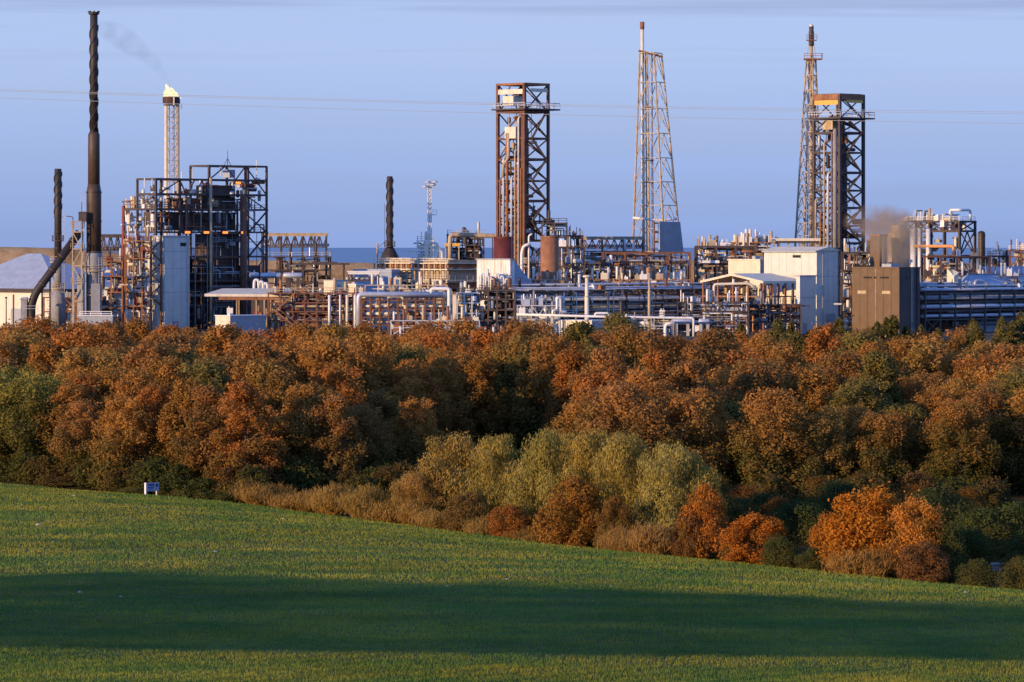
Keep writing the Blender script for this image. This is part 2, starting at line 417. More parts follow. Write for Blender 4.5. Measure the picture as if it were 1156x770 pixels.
for q in (245, 262, 280): t.add('flange', MB().lathe([(4.1 * u + .12, t.z(q) - .15), (4.1 * u + .12, t.z(q) + .15)], 24), 'stack_black')
# pipe bridge behind
def truss_bridge(name, label, px0, px1, Y, top, bot, m, cols, panels=8, depth=3.0, group=None, chord=.34, cm=None):
    t = T(name, label, 'pipe bridge', px0, Y, 0, group)
    x1 = t.x(px1); zt, zb = t.z(top), t.z(bot)
    for y in (0, depth):
        t.add('top_chord', MB().beam((0, y, zt), (x1, y, zt), chord, chord * 1.5), cm or m); t.add('bottom_chord', MB().beam((0, y, zb), (x1, y, zb), chord * .8), m)
        mb = MB()
        for i in range(panels):
            a, b = x1 * i / panels, x1 * (i + 1) / panels; mid = (a + b) / 2
            mb.beam((a, y, zt), (mid, y, zb), chord * .55); mb.beam((mid, y, zb), (b, y, zt), chord * .55)
            mb.beam((a, y, zt), (a, y, zb), chord * .5)
        t.add('bracing', mb, m)
    t.add('deck', MB().box(-.2, x1 + .2, -.3, depth + .3, zt + chord * .8, zt + chord * .8 + .25), cm or m)
    for px in cols:
        for y in (0, depth): t.add('column', MB().beam((t.x(px), y + .02, 0), (t.x(px), y + .02, zt), chord), m)
    for k in range(3):
        rr = R(.15, .35); t.add('pipe', MB().tube((-.5, .5 + k * .8, zb + rr + .2), (x1 + .5, .5 + k * .8, zb + rr + .2), rr), random.choice(['alu_cladding', 'tan_steel', 'galvanised']), smooth=True)
    return t
truss_bridge('pipe_bridge', 'dark trussed bridge between the tall chimney and the red column', 108, 140, 945, 267, 283, 'dark_steel', (110, 138), 4)
# equipment around the chimney foot
t = T('equipment_cabin', 'low blue grey cabin with white railings on its roof below the tall chimney', 'cabin', 108, 886)
t.box('wall', 'grey_box', t.x(88), t.x(127), 0, 3, 0, t.z(357)); t.box('roof', 'white_paint', t.x(87.5), t.x(127.5), -.2, 3.2, t.z(357) + .01, t.z(357) + .2)
t.add('railing', MB().rail([t.p(90, 357, .1), t.p(126, 357, .1)], 1.0, .14), 'white_paint')
def equip_frame(name, label, px0, px1, Y, zs_py, m, rot=0, D=5, ncol=4, n=14, mats=('tan_steel', 'galvanised', 'white_paint'), seed=0, group=None, cw=.3, brace=True, decks=True, rail=True, cat='steel frame', kinds='vhpde', rmax=.7, top_clutter=4):
    t = T(name, label, cat, px0, Y, rot, group)
    W = (px1 - px0) * t.u / t.c
    xs = [W * i / (ncol - 1) for i in range(ncol)]; zs = [0] + [t.z(p) for p in zs_py]
    br = []
    if brace:
        rd = random.Random(seed)
        for i in range(ncol - 1):
            if rd.random() < .6:
                k = rd.randrange(len(zs) - 1); br.append(('x', 0, xs[i], xs[i + 1], zs[k], zs[k + 1], rd.choice('X/\\V')))
    steel_frame(t, xs, [0, D], zs, m, cw, cw * .8, brace=br, deck=[(-.2, W + .2, -.2, D + .2, z) for z in zs[1:]] if decks else (), deck_m=m,
                rails=[(0, W, 0, D, zs[-1])] if rail else (), rail_m=mats[-1])
    n = int(n * 2.3); rmax *= .72; kinds = kinds + 'ttq'; per = max(1, n // (len(zs) - 1))
    for k in range(len(zs) - 1): clutter(t, .3, W - .3, .4, D - .4, zs[k] + .15, zs[k + 1] - .2, per, mats, seed * 10 + k, kinds, rmax)
    if top_clutter: clutter(t, .3, W - .3, .4, D - .4, zs[-1] + .1, zs[-1] + 2.2, int(top_clutter * 1.6), mats, seed * 10 + 9, 'vess', rmax * .7, True)
    return t
equip_frame('equipment_rack', 'small rack of white pipes and boxes right of the tall chimney foot', 113, 138, 925, (348, 330, 312, 295), 'rust_steel', D=4, ncol=3, n=26, mats=('white_paint', 'galvanised', 'red_steel', 'dark_steel'), seed=3)
equip_frame('equipment_rack', 'low rack of pale equipment between the short chimney and the tall chimney', 48, 86, 918, (352, 336), 'rust_steel', D=3, ncol=4, n=16, mats=('white_paint', 'tan_steel', 'grey_box'), seed=4)

# ---- the big process block with the lit lamps (left of centre)
t = T('process_block', 'large dark steel process block with a row of glowing lamps', 'process block', 176, 930, 45)
ys = [0, t.y(153), t.y(136)]
xs = [0, t.x(201), t.x(232), t.x(271), t.x(294)]
Ztop = t.z(202); Zr = t.z(186); Zl = t.z(250)
top = lambda x, y: (Zr if x > xs[2] - .1 else Ztop) if y < ys[1] + .1 else t.z(225)
lv = [0] + [t.z(p) for p in (345, 318, 290, 262, 236, 219, 202, 186)]
steel_frame(t, xs, ys[:2], lv, 'dark_steel', .46, .36, top=top, brw=.22,
    brace=[('x', 0, a, b, t.z(221), Ztop - .2, s) for a, b, s in ((xs[0], xs[1], '/'), (xs[1], lerp(xs[1], xs[2], .5), 'V'), (lerp(xs[1], xs[2], .5), xs[2], 'A'))]
        + [('x', 0, xs[2], lerp(xs[2], xs[3], .45), t.z(202), Zr, '/'), ('x', 0, lerp(xs[2], xs[3], .45), xs[3], t.z(202), Zr, 'V'), ('x', 0, xs[3], xs[4], t.z(219), Zr, '\\'),
           ('x', 0, xs[3], xs[4], t.z(262), t.z(240), '\\'), ('x', 0, xs[3], xs[4], t.z(290), t.z(263), '\\'), ('x', 0, xs[3], xs[4], t.z(318), t.z(290), '/'), ('x', 0, xs[3], xs[4], t.z(345), t.z(318), '\\'),
           ('x', 0, xs[3], xs[4], t.z(236), t.z(219), '\\')]
        + [('y', 0, ys[0], ys[1], t.z(a), t.z(b), 'X') for a, b in ((290, 262), (318, 290), (345, 318), (236, 219))],
    deck=[(-.3, xs[4] + .3, -.3, ys[1] + .3, t.z(p)) for p in (318, 262, 236)] + [(xs[2], xs[4], -.3, ys[1], t.z(219))],
    rails=[(0, xs[4], 0, ys[1], t.z(p)) for p in (262, 236)], rail_m='dark_steel')
# red left-hand column row
for y in (ys[2],):
    for x in (0, xs[1]): t.add('column', MB().beam((x, y, 0), (x, y, t.z(232)), .6), 'red_steel')
for p in (236, 262, 290, 318, 345):
    t.add('floor_frame', MB().beam((0, ys[1], t.z(p)), (0, ys[2], t.z(p)), .4, .5).beam((xs[1], ys[1], t.z(p)), (xs[1], ys[2], t.z(p)), .4).beam((0, ys[2], t.z(p)), (xs[1], ys[2], t.z(p)), .4), 'dark_steel')
t.add('railing', MB().rail([(0, ys[1], t.z(236)), (0, ys[2], t.z(236)), (xs[1], ys[2], t.z(236))], 2.0, .16), 'rust_steel')
for a, b in ((290, 262), (318, 290), (345, 318)): t.add('bracing', MB().beam((0, ys[1], t.z(a)), (0, ys[2], t.z(b)), .25), 'rust_steel')
# brown riser columns
t.add('riser', MB().tube((xs[3] - 1.2, -.6, 0), (xs[3] - 1.2, -.6, t.z(219)), .75, n=12), 'brown_steel', smooth=True)
t.add('riser', MB().tube((xs[2] - .2, -.8, 0), (xs[2] - .2, -.8, t.z(200)), .32, n=8), 'tan_steel', smooth=True)
t.add('riser', MB().tube((xs[1] + 1.2, -.8, 0), (xs[1] + 1.2, -.8, t.z(225)), .22, n=8), 'brown_steel', smooth=True)
# dark furnace boxes filling the lower bays
t.box('furnace_casing', 'black_vent', 2.5, xs[2] - 1, 2.2, ys[1] - .6, .2, t.z(292))
t.box('furnace_casing', 'dark_steel', xs[2] + .6, xs[3] - .5, 1.6, ys[1] - .8, .2, t.z(264))
t.box('furnace_casing', 'dark_steel', 1.2, xs[3] - .6, 2.8, ys[1] - .8, t.z(260), t.z(239))
t.box('furnace_casing', 'dark_steel', xs[3] + .4, xs[4] - .6, 1.4, ys[1] - .8, .2, t.z(300))
t.box('furnace_casing', 'brown_steel', xs[1] + 1, xs[2] - 1, 2.4, ys[1] - 1, t.z(236) + .15, t.z(223))
t.box('furnace_casing', 'dark_steel', xs[2] + .8, xs[3] - 1.2, 2.2, ys[1] - 1, t.z(236) + .15, t.z(208))
mats = ('dark_steel', 'brown_steel', 'galvanised', 'dark_steel', 'stack_grey')
clutter(t, .5, xs[4], -.5, ys[1], t.z(262), t.z(224), 60, mats + ('tan_steel', 'rust_steel'), 40, 'qtqp', .3)
clutter(t, 6, xs[4], -.5, 1.6, .5, t.z(262), 60, mats + ('alu_cladding',), 42, 'qtqt', .3)
for k, (a, b) in enumerate(((365, 346), (344, 319), (316, 291), (288, 263))): clutter(t, 7, xs[3], .2, 2.0, t.z(a) + .2, t.z(b) - .2, 14, mats, 20 + k, 'vppde', .5)
clutter(t, .5, xs[3], .3, 2.4, t.z(260), t.z(237), 26, mats, 31, 'vhpdp', .6)
clutter(t, .5, xs[4], .5, ys[1], t.z(236) + .2, t.z(212), 40, ('tan_steel', 'rust_steel', 'dark_steel', 'white_paint', 'galvanised'), 32, 'vhepsp', .5)
clutter(t, xs[2], xs[4], .5, ys[1], t.z(219) + .2, t.z(203), 18, ('dark_steel', 'rust_steel', 'galvanised', 'red_steel'), 33, 'vhesp', .45)
clutter(t, .2, 1.6, .5, ys[2], t.z(262) + .2, t.z(240), 26, ('tan_steel', 'white_paint', 'cream_plain'), 34, 'vhpep', .45)
clutter(t, .2, 1.6, .5, ys[2], t.z(236) + .2, t.z(222), 20, ('tan_steel', 'white_paint', 'cream_plain'), 35, 'vesp', .4, True)
for px in (206, 226, 246, 266):
    x = t.x(px); lb = t.add('floodlight', MB().box(x - .95, x + .95, -1.0, -.45, t.z(264.3), t.z(260.2)), 'dark_steel')
    t.add('lens', MB().box(x - .72, x + .72, -1.12, -1.003, t.z(263.5), t.z(261)), 'lamp_glow', parent=lb)
x = t.x(260); lb = t.add('floodlight', MB().box(x - .95, x + .95, -1.0, -.45, t.z(207), t.z(203.3)), 'dark_steel')
t.add('lens', MB().box(x - .72, x + .72, -1.12, -1.003, t.z(206.4), t.z(204)), 'lamp_glow', parent=lb)
t.box('crane_cabin', 'grey_box', t.x(257), t.x(263), 1, 3.4, t.z(199), t.z(190))
mb = MB().tube((t.x(258), 2, Zr), (t.x(258), 2, t.z(168)), .09, .05)
for dx in (-1.6, 1.6): mb.beam((t.x(258), 2, t.z(177)), (t.x(258) + dx, 2 + dx * .3, Zr), .09)
t.add('aerial', mb, 'dark_steel')
for px, py in ((166, 205), (174, 206), (205, 197), (216, 194), (246, 190), (285, 183)):
    t.add('vent_pipe', MB().tube((t.x(px), .6, Ztop - (0 if px < 232 else -3) - 2), (t.x(px), .6, t.z(py - 4)), .12, n=6), 'white_paint')
t.add('stair', MB().beam((xs[3] + .4, -.7, t.z(290)), (xs[4] - .4, -.7, t.z(263)), .5, .2).beam((xs[3] + .4, -.7, t.z(262)), (xs[4] - .4, -.7, t.z(237)), .5, .2), 'dark_steel')

t = T('service_tower', 'tall pale windowless tower, cream on its left face and blue grey on its right', 'service tower', 186, 921, 45)
W, D = t.x(212), t.y(157)
t.box('shaft_wall', 'white_cladding', 0, W, 0, D, 0, t.z(268))
t.box('parapet', 'grey_box', -.12, W + .12, -.12, D + .12, t.z(268), t.z(266))
t.add('panel_joint', MB().box(-.03, W + .03, -.03, D + .03, t.z(284) - .06, t.z(284) + .06).box(-.03, W + .03, -.03, D + .03, t.z(303) - .06, t.z(303) + .06).box(-.03, W + .03, -.03, D + .03, t.z(330) - .06, t.z(330) + .06), 'grey_box')
t.box('door', 'grey_cladding', W * .3, W * .55, -.09, -.035, 0, 2.4)
for k in range(1, 3): t.box('cladding_seam', 'grey_box', W * k / 3 - .04, W * k / 3 + .04, -.028, -.002, .1, t.z(269))
t.box('vent', 'black_vent', W * .62, W * .85, -.08, -.036, t.z(278), t.z(274)); t.add('ladder', MB().ladder((W * .9, -.2, 0), t.z(267), .5), 'galvanised')
t.add('downpipe', MB().tube((-.2, 1.2, 0), (-.2, 1.2, t.z(270)), .16, n=6), 'dark_steel')
for k in range(3):
    a = t.z(345 - 25 * k); b = t.z(322 - 25 * k); t.add('bracing', MB().beam((-.7, .5, a), (-.7, D - .3, b), .24).beam((-.7, D - .3, a), (-.7, .5, b), .24), 'brown_steel')
for y in (.4, D * .5, D - .2): t.add('buttress_column', MB().beam((-.7, y, 0), (-.7, y, t.z(266)), .36), 'brown_steel')

a = equip_frame('access_scaffold', 'rust coloured scaffold crowded with tan pipes standing before the cream face of the pale tower', 141, 170, 917, (346, 330, 312, 292, 272), 'rust_steel', D=3, ncol=4, n=46, mats=('tan_steel', 'rust_steel', 'cream_plain', 'white_paint', 'red_steel'), seed=44, cw=.24, rail=True, rmax=.5, top_clutter=6)
# ---- flare stack with the flame
t = T('flare_stack', 'flare stack with a burning flame above its dark wind shield', 'flare stack', 193.5, 1010)
u = t.u
for px, r, m in ((187.5, .42, 'cream_plain'), (191, .16, 'galvanised'), (200.5, .34, 'tan_steel'), (196, .24, 'galvanised')):
    t.add('riser', MB().tube((t.x(px), 0, 0), (t.x(px), 0, t.z(119)), r, n=10), m, smooth=True)
for (x, y) in ((-7.5 * u, 1.6), (7.8 * u, 1.6), (7.8 * u, -1.0), (-4.5 * u, -1.0)): t.add('leg', MB().beam((x, y, 0), (x, y, t.z(119)), .26), 'tan_steel')
mb = MB(); z = t.z(205); k = 0
while z < t.z(123):
    for (a, b) in (((-4.5 * u, -1), (7.8 * u, -1)), ((7.8 * u, -1), (7.8 * u, 1.6)), ((7.8 * u, 1.6), (-7.5 * u, 1.6)), ((-7.5 * u, 1.6), (-4.5 * u, -1))):
        mb.beam((*a, z), (*b, z), .16); mb.beam((*a, z), (*b, z + 2.6), .13)
    z += 2.6
t.add('bracing', mb, 'tan_steel')
def shield(r0, r1, z0, z1, a0, a1, n=18):
    mb = MB(); vs = []; fs = []
    for i in range(n + 1):
        a = lerp(a0, a1, i / n); c, s = math.cos(a), math.sin(a); vs += [(r0 * c, r0 * s, z0), (r1 * c, r1 * s, z0), (r1 * c, r1 * s, z1), (r0 * c, r0 * s, z1)]
    for i in range(n):
        for k in range(4): k2 = (k + 1) % 4; fs.append((i * 4 + k, i * 4 + k2, (i + 1) * 4 + k2, (i + 1) * 4 + k))
    fs += [(3, 2, 1, 0), (4 * n, 4 * n + 1, 4 * n + 2, 4 * n + 3)]
    return mb.add(vs, fs)
t.add('wind_shield', shield(9.2 * u, 9.9 * u, t.z(117), t.z(109.5), math.radians(-66), math.radians(292)), 'shield_brown')
t.add('shield_post', MB().box(t.x(197) - .16, t.x(197) + .16, -10.2 * u, -9.3 * u, t.z(119), t.z(108.5)), 'cream_plain')
t.add('platform', MB().lathe([(9 * u, t.z(119)), (9 * u, t.z(118))], 20), 'dark_steel')
t.add('railing', MB().rail([t.p(199, 124, -2), t.p(206, 124, -2)], 1.3), 'dark_steel')
t.add('burner_tip', MB().lathe([(1.2, t.z(118)), (1.2, t.z(112)), (1.6, t.z(110.5))], 14), 'dark_steel')
fl = T('gas_flame', 'bright orange and yellow flame burning on top of the flare stack', 'flame', 193.5, 1010, z=t.z(111))
def flame_mesh(cx, h, r, lean, seed):
    rd = random.Random(seed); mb = MB(); pr = []; n = 12; rings = 9; vs = []; fs = []
    for i in range(rings):
        q = i / (rings - 1); rr = r * (1 - q) ** .75 * (1 + .25 * math.sin(q * 6 + seed)) + .03
        for k in range(n):
            a = 2 * math.pi * k / n; w = rr * (1 + .22 * math.sin(3 * a + 5 * q + seed) + rd.uniform(-.1, .1))
            vs.append((cx + lean * q * q + w * math.cos(a), w * .8 * math.sin(a), h * q))
    for i in range(rings - 1):
        for k in range(n): k2 = (k + 1) % n; fs.append((i * n + k, i * n + k2, (i + 1) * n + k2, (i + 1) * n + k))
    fs.append(tuple(reversed(range(n)))); return mb.add(vs, fs)
for (cx, h, r, ln, sd) in ((-.45, 3.5, 1.3, -.9, 1), (.6, 2.7, 1.2, -.8, 2), (1.35, 1.7, .85, -.6, 3), (-1.3, 2.1, .8, -.3, 4), (.1, 2.1, 1.55, -.4, 5)):
    fl.add('flame_tongue', flame_mesh(cx, h, r, ln, sd), 'flame_glow', smooth=True)

truss_bridge('pipe_bridge', 'orange lit trussed pipe bridge right of the lamp lit process block', 296, 369, 1000, 265.5, 279, 'dark_steel', (296, 317, 341, 355, 368), 8, cm='tan_steel')
equip_frame('equipment_rack', 'dark equipment rack under the orange lit pipe bridge', 298, 372, 990, (340, 320, 305, 290), 'dark_steel', D=6, ncol=6, n=36, mats=('dark_steel', 'alu_cladding', 'galvanised', 'rust_steel', 'grey_box'), seed=6)
t = T('flat_canopy', 'flat dark canopy on posts in front of the brown dunes', 'canopy', 337, 985)
t.box('roof', 'dark_steel', 0, t.x(394), -2, 3, t.z(299), t.z(297)); t.box('upper_roof', 'dark_steel', t.x(352), t.x(380), -1, 2, t.z(297) + .02, t.z(295.5))
for px in (342, 356, 372, 388):
    for y in (-1.6, 2.6): t.add('post', MB().beam((t.x(px), y, 0), (t.x(px), y, t.z(299)), .3), 'dark_steel')
# three silver drums end to end
for i, (a, b, py, lab) in enumerate(((283, 291, 310.5, 'short silver drum, leftmost of three lying in a line'), (295, 316, 311, 'long silver drum in the middle of three lying in a line'), (321, 340, 311, 'silver drum at the right end of three lying in a line'))):
    t = T('horizontal_drum', lab, 'drum', (a + b) / 2, 935, group='silver drums in a line')
    t.add('shell', MB().drum(t.p(a, py), t.p(b, py), 3.2 * t.u), 'alu_cladding', smooth=True)
    for px in (lerp(a, b, .2), lerp(a, b, .8)): t.add('saddle', MB().box(t.x(px) - .3, t.x(px) + .3, -.5, .5, 0, t.z(py + 2.4)), 'dark_steel')
    t.add('nozzle', MB().tube(t.p(lerp(a, b, .5), py - 2), t.p(lerp(a, b, .5), py - 5.5), .16), 'galvanised')
# container
t = T('site_cabin', 'box cabin with cream end and grey blue side below the lamp lit block', 'cabin', 260, 884, 45)
W, D = t.x(298), t.y(242)
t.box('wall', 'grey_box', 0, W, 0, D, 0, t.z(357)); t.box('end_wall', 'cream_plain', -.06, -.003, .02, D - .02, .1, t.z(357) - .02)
t.box('roof', 'white_paint', -.15, W + .15, -.15, D + .15, t.z(357) + .003, t.z(356)); t.box('roof_vent', 'white_paint', W * .02, W * .1, .4, 1.2, t.z(356), t.z(353.8))
t.box('door', 'grey_cladding', W * .6, W * .68, -.05, -.003, .3, 2.3)
# canopy
t = T('loading_canopy', 'long low cream roof on thin posts in front of the lamp lit block', 'canopy', 232, 898)
mb = MB(); xa, xb = 0, t.x(331); zt = t.z(328.5); zb = t.z(334.5)
mb.add([(0, -3, zb), (xb, -3, zb - .1), (xb - 1, 6, zt), (3.2, 6, zt), (0, -3, zb + .55), (xb, -3, zb + .45), (xb - 1, 6, zt + .5), (3.2, 6, zt + .5)], [(3, 2, 1, 0), (4, 5, 6, 7), (0, 1, 5, 4), (1, 2, 6, 5), (2, 3, 7, 6), (3, 0, 4, 7)])
t.add('roof', mb, 'cream_plain'); t.add('fascia', MB().box(3, t.x(318), -2.6, -2.4, zb - .75, zb - .1), 'rust_steel')
for px in (268, 290, 299, 306, 322):
    for y in (-2.3, 5): t.add('post', MB().beam((t.x(px), y, 0), (t.x(px), y, zb + .2), .26), 'tan_steel')
clutter(t, 3, t.x(300), -1, 4, .1, 5, 12, ('red_steel', 'rust_steel', 'white_paint', 'brown_steel'), 41, 'vhpe', .6)
t = T('pipe_loops', 'twisted white pipe loops on the cream roof line near the silver drums', 'pipe loops', 292, 915)
for (a, b, h) in ((287, 292, 316), (293, 297, 318), (298, 302, 320)): t.add('pipe', MB().path([t.p(a, 332, R(-1, 1)), t.p(a, h), t.p(b, h), t.p(b, 332)], .32, 8), 'white_paint', smooth=True)
t.add('support_frame', MB().box(t.x(284), t.x(304), -1, 1, 0, t.z(332)), 'dark_steel')
# red brown rack with stairs
t = equip_frame('equipment_rack', 'red brown rack crowded with cream pipes and a zigzag stair', 303, 412, 893, (362, 352, 342, 331), 'brown_steel', D=5, ncol=9, n=60, mats=('cream_plain', 'red_steel', 'white_paint', 'rust_steel', 'tan_steel'), seed=7, top_clutter=10)
st = MB()
for (a, b) in (((333, 331), (311, 351)), ((311, 351), (338, 372))):
    st.beam(t.p(a[0], a[1], -1.2), t.p(b[0], b[1], -1.2), .9, .3)
    p, q = Vector(t.p(a[0], a[1], -1.6)), Vector(t.p(b[0], b[1], -1.6))
    st.beam(p + Vector((0, 0, 1)), q + Vector((0, 0, 1)), .12)
t.add('stair', st, 'rust_steel')
for px in (372, 384, 392, 401): t.add('riser', MB().tube(t.p(px, 372, -.8), t.p(px, 333, -.8), R(.14, .3)), random.choice(['white_paint', 'cream_plain', 'red_steel']), smooth=True)
t = T('plant_cabin', 'small cube cabin, half cream and half grey, standing on the pipe deck', 'cabin', 377, 905, 45)
t.box('wall', 'cream_plain', 0, t.x(392), 0, t.y(365), 0, t.z(317)); t.box('roof', 'grey_box', -.1, t.x(392) + .1, -.1, t.y(365) + .1, t.z(317) + .003, t.z(316)); t.box('door', 'grey_cladding', 1, 1.9, -.06, -.003, t.z(331), t.z(321))
t = T('plant_cabin', 'flat cream cabin low on the deck right of the cube cabin', 'cabin', 402, 915, 45)
t.box('wall', 'cream_plain', 0, t.x(410), 0, t.y(386), 0, t.z(322)); t.box('roof', 'white_paint', -.2, t.x(410) + .2, -.2, t.y(386) + .2, t.z(322) + .003, t.z(320.5)); t.box('hatch', 'grey_box', .5, 1.5, 1, 2, t.z(320.5), t.z(318.5))
# slate sheds behind (420-450, 300-322)
t = T('low_store', 'blue grey low store behind two dark posts near the white pipe bend', 'store', 442, 960, 45)
t.box('wall', 'blue_grey_roof', 0, t.x(450), 0, t.y(398), 0, t.z(308)); t.box('roof', 'blue_grey_roof', -.2, t.x(450) + .2, -.2, t.y(398) + .2, t.z(308) + .003, t.z(304)); t.box('door', 'grey_cladding', -.06, -.003, 2, 4, 0, 3)
truss_bridge('pipe_bridge', 'low trussed bridge on dark legs with a pale top left of the tan cooler bank', 393, 428, 935, 308.5, 317, 'dark_steel', (397, 427), 2, depth=2, cm='white_paint')
# rack with the white insulated line
t = T('pipe_rack', 'dark brown rack of many columns carrying one fat white pipe', 'pipe rack', 408, 888)
xb = t.x(500)
pipe_rack(t, 0, xb, 4, [t.z(366), t.z(357), t.z(348), t.z(338)], 2.0, 'brown_steel',
    [(0, 1, .25, 'tan_steel'), (0, 3, .3, 'galvanised'), (1, .8, .35, 'cream_plain'), (1, 2.6, .3, 'orange_pipe'), (2, .6, .25, 'cream_plain'), (2, 1.8, .4, 'tan_steel'), (2, 3, .3, 'rust_steel'), (3, 2.8, .45, 'cream_plain')], .42, 4, 5)
t.add('insulated_pipe', MB().path([(-.6, .7, 0), (-.6, .7, t.z(332.5)), (xb, .7, t.z(332.5))], 3.1 * t.u, 14, 1.5), 'alu_cladding', smooth=True)
mb = MB()
for i in range(12): mb.lathe([(3.25 * t.u, -.08), (3.25 * t.u, .08)], 14)
clutter(t, .3, xb, 4.5, 8, 0, t.z(340), 30, ('rust_steel', 'cream_plain', 'tan_steel', 'red_steel', 'galvanised'), 51, 'vhpde', .7)
t = T('pipe_portal', 'white upright pipe bending left at the top beside the brown column rack', 'pipe', 507, 884)
t.add('pipe', MB().path([t.p(507, 390), t.p(507, 326), t.p(487, 326), t.p(487, 331)], 2.0 * t.u, 12, 1.2), 'white_paint', smooth=True)
t.add('flange', MB().lathe([(2.6 * t.u, t.z(350)), (2.6 * t.u, t.z(348.5))], 14), 'white_paint')
t = T('pipe_column', 'cream square column next to the white upright pipe', 'column', 513, 887)
t.box('shaft', 'cream_plain', t.x(511), t.x(515), -.4, .4, 0, t.z(333)); t.box('cap', 'tan_steel', t.x(510), t.x(516), -.6, .6, t.z(333) + .003, t.z(332)); t.box('foot', 'concrete', t.x(510), t.x(516), -.6, .6, 0, .5)
equip_frame('equipment_rack', 'grey steel rack with pale valves right of the white upright pipe', 516, 541, 889, (366, 354, 342, 331), 'galvanised', D=4, ncol=4, n=28, mats=('white_paint', 'cream_plain', 'grey_box', 'dark_steel'), seed=8)
# air cooler bank
t = T('air_cooler_bank', 'long tan air cooler bank in stacked tiers below the short black chimney', 'air cooler bank', 506, 955, 45)
D, W = t.y(422), t.x(546)
for i, (za, zb, ins, m) in enumerate(((326, 319, 0, 'rust_steel'), (316, 305, .6, 'tan_steel'), (302.5, 298, .2, 'rust_steel'), (297, 293.5, .4, 'tan_steel'))):
    t.box('tier', m, ins, W - ins, ins, D - ins, t.z(za), t.z(zb))
for za, zb in ((319, 318), (317, 315.8), (305, 303.6), (298, 297)): t.box('deck', 'cream_plain', -.8, W + .5, -.5, D + .5, t.z(za) + .02, t.z(zb))
for i in range(14):
    y = D * i / 13; t.add('column', MB().beam((-.6, y, 0), (-.6, y, t.z(297)), .3), 'tan_steel')
for i in range(9): t.add('fan_ring', MB().lathe([(1.2, t.z(293.5)), (1.35, t.z(292))], 14, (2.2, D * (i + .5) / 9, 0)), 'cream_plain', smooth=True)
t.add('railing', MB().rail([(-.7, 0, t.z(316)), (-.7, D, t.z(316))], 1.1), 'cream_plain'); t.add('railing', MB().rail([(-.7, 0, t.z(297)), (-.7, D, t.z(297))], 1.1), 'cream_plain')
t.add('railing', MB().rail([(0, -.4, t.z(316)), (W, -.4, t.z(316))], 1.1), 'galvanised')
clutter(t, -2.5, -1, 0, D, t.z(330), t.z(320), 20, ('cream_plain', 'tan_steel', 'white_paint'), 57, 'vpe', .6)
# short black chimney, centre
t = T('chimney', 'squat black chimney with strakes on a wide cone, above the tan cooler bank', 'chimney', 440, 995)
u = t.u
t.add('shaft', MB().lathe([(4.2 * u, t.z(282)), (3.7 * u, t.z(270)), (3.4 * u, t.z(200)), (2.8 * u, t.z(199))], 24), 'stack_black', smooth=True)
strakes(t, 3.5 * u, t.z(268), t.z(202), 'stack_black', 1.7, .17)
t.add('base_cone', MB().lathe([(11 * u, 0), (11 * u, t.z(292)), (9.5 * u, t.z(288)), (5 * u, t.z(280))], 12), 'stack_black')
ring_platform(t, 3.6 * u, 6.5 * u, t.z(278), 'dark_steel'); t.add('ladder', MB().ladder((-4.4 * u, -1, 0), t.z(230), .5), 'dark_steel')
t = T('vent_post', 'thin pale vent post standing left of the squat black chimney', 'vent', 426, 985)
t.add('pole', MB().tube((0, 0, 0), (0, 0, t.z(276)), .26, .2), 'tan_steel'); t.add('cap', MB().lathe([(.4, t.z(277)), (.1, t.z(274.5))], 10), 'tan_steel')
t.add('bracket', MB().beam((0, 0, t.z(280)), (3, 0, t.z(268)), .12).beam((0, 0, t.z(285)), (2.6, 0, t.z(285)), .12), 'dark_steel')
# communications mast
t = T('communications_mast', 'slim pale lattice mast with dishes near its top', 'mast', 485, 985)
u = t.u; w = .36
for (x, y) in ((-w, 0), (w, 0), (0, .8)): t.add('leg', MB().tube((x * 1.6, y, 0), (x, y, t.z(207)), .12, .09, 6), 'galvanised')
mb = MB(); z = t.z(290)
while z < t.z(211):
    for (a, b) in (((-w, 0), (w, 0)), ((w, 0), (0, .8)), ((0, .8), (-w, 0))): mb.beam((a[0], a[1], z), (b[0], b[1], z + 1), .09); mb.beam((a[0], a[1], z + 1), (b[0], b[1], z + 1), .08)
    z += 1
t.add('bracing', mb, 'galvanised')
for (px, py) in ((480, 211), (489, 209), (491, 206), (483, 206)): t.add('dish', MB().lathe([(.75, 0), (.7, .22), (.3, .4)], 12, t.p(px, py, -.6)), 'galvanised')
t.add('head_frame', MB().rail([t.p(480, 213), t.p(491, 213)], 1.3, .14).beam(t.p(479, 212.5), t.p(492, 212.5), .22), 'galvanised')
t.add('platform', MB().box(t.x(485), t.x(493), -.6, .6, t.z(243), t.z(242)).rail([t.p(485, 242, -.5), t.p(493, 242, -.5)], 1, .1), 'galvanised')
for py in (205, 204): t.add('aerial', MB().tube(t.p(483 + py % 3 * 2, 208), t.p(483 + py % 3 * 2, 202), .06), 'galvanised')
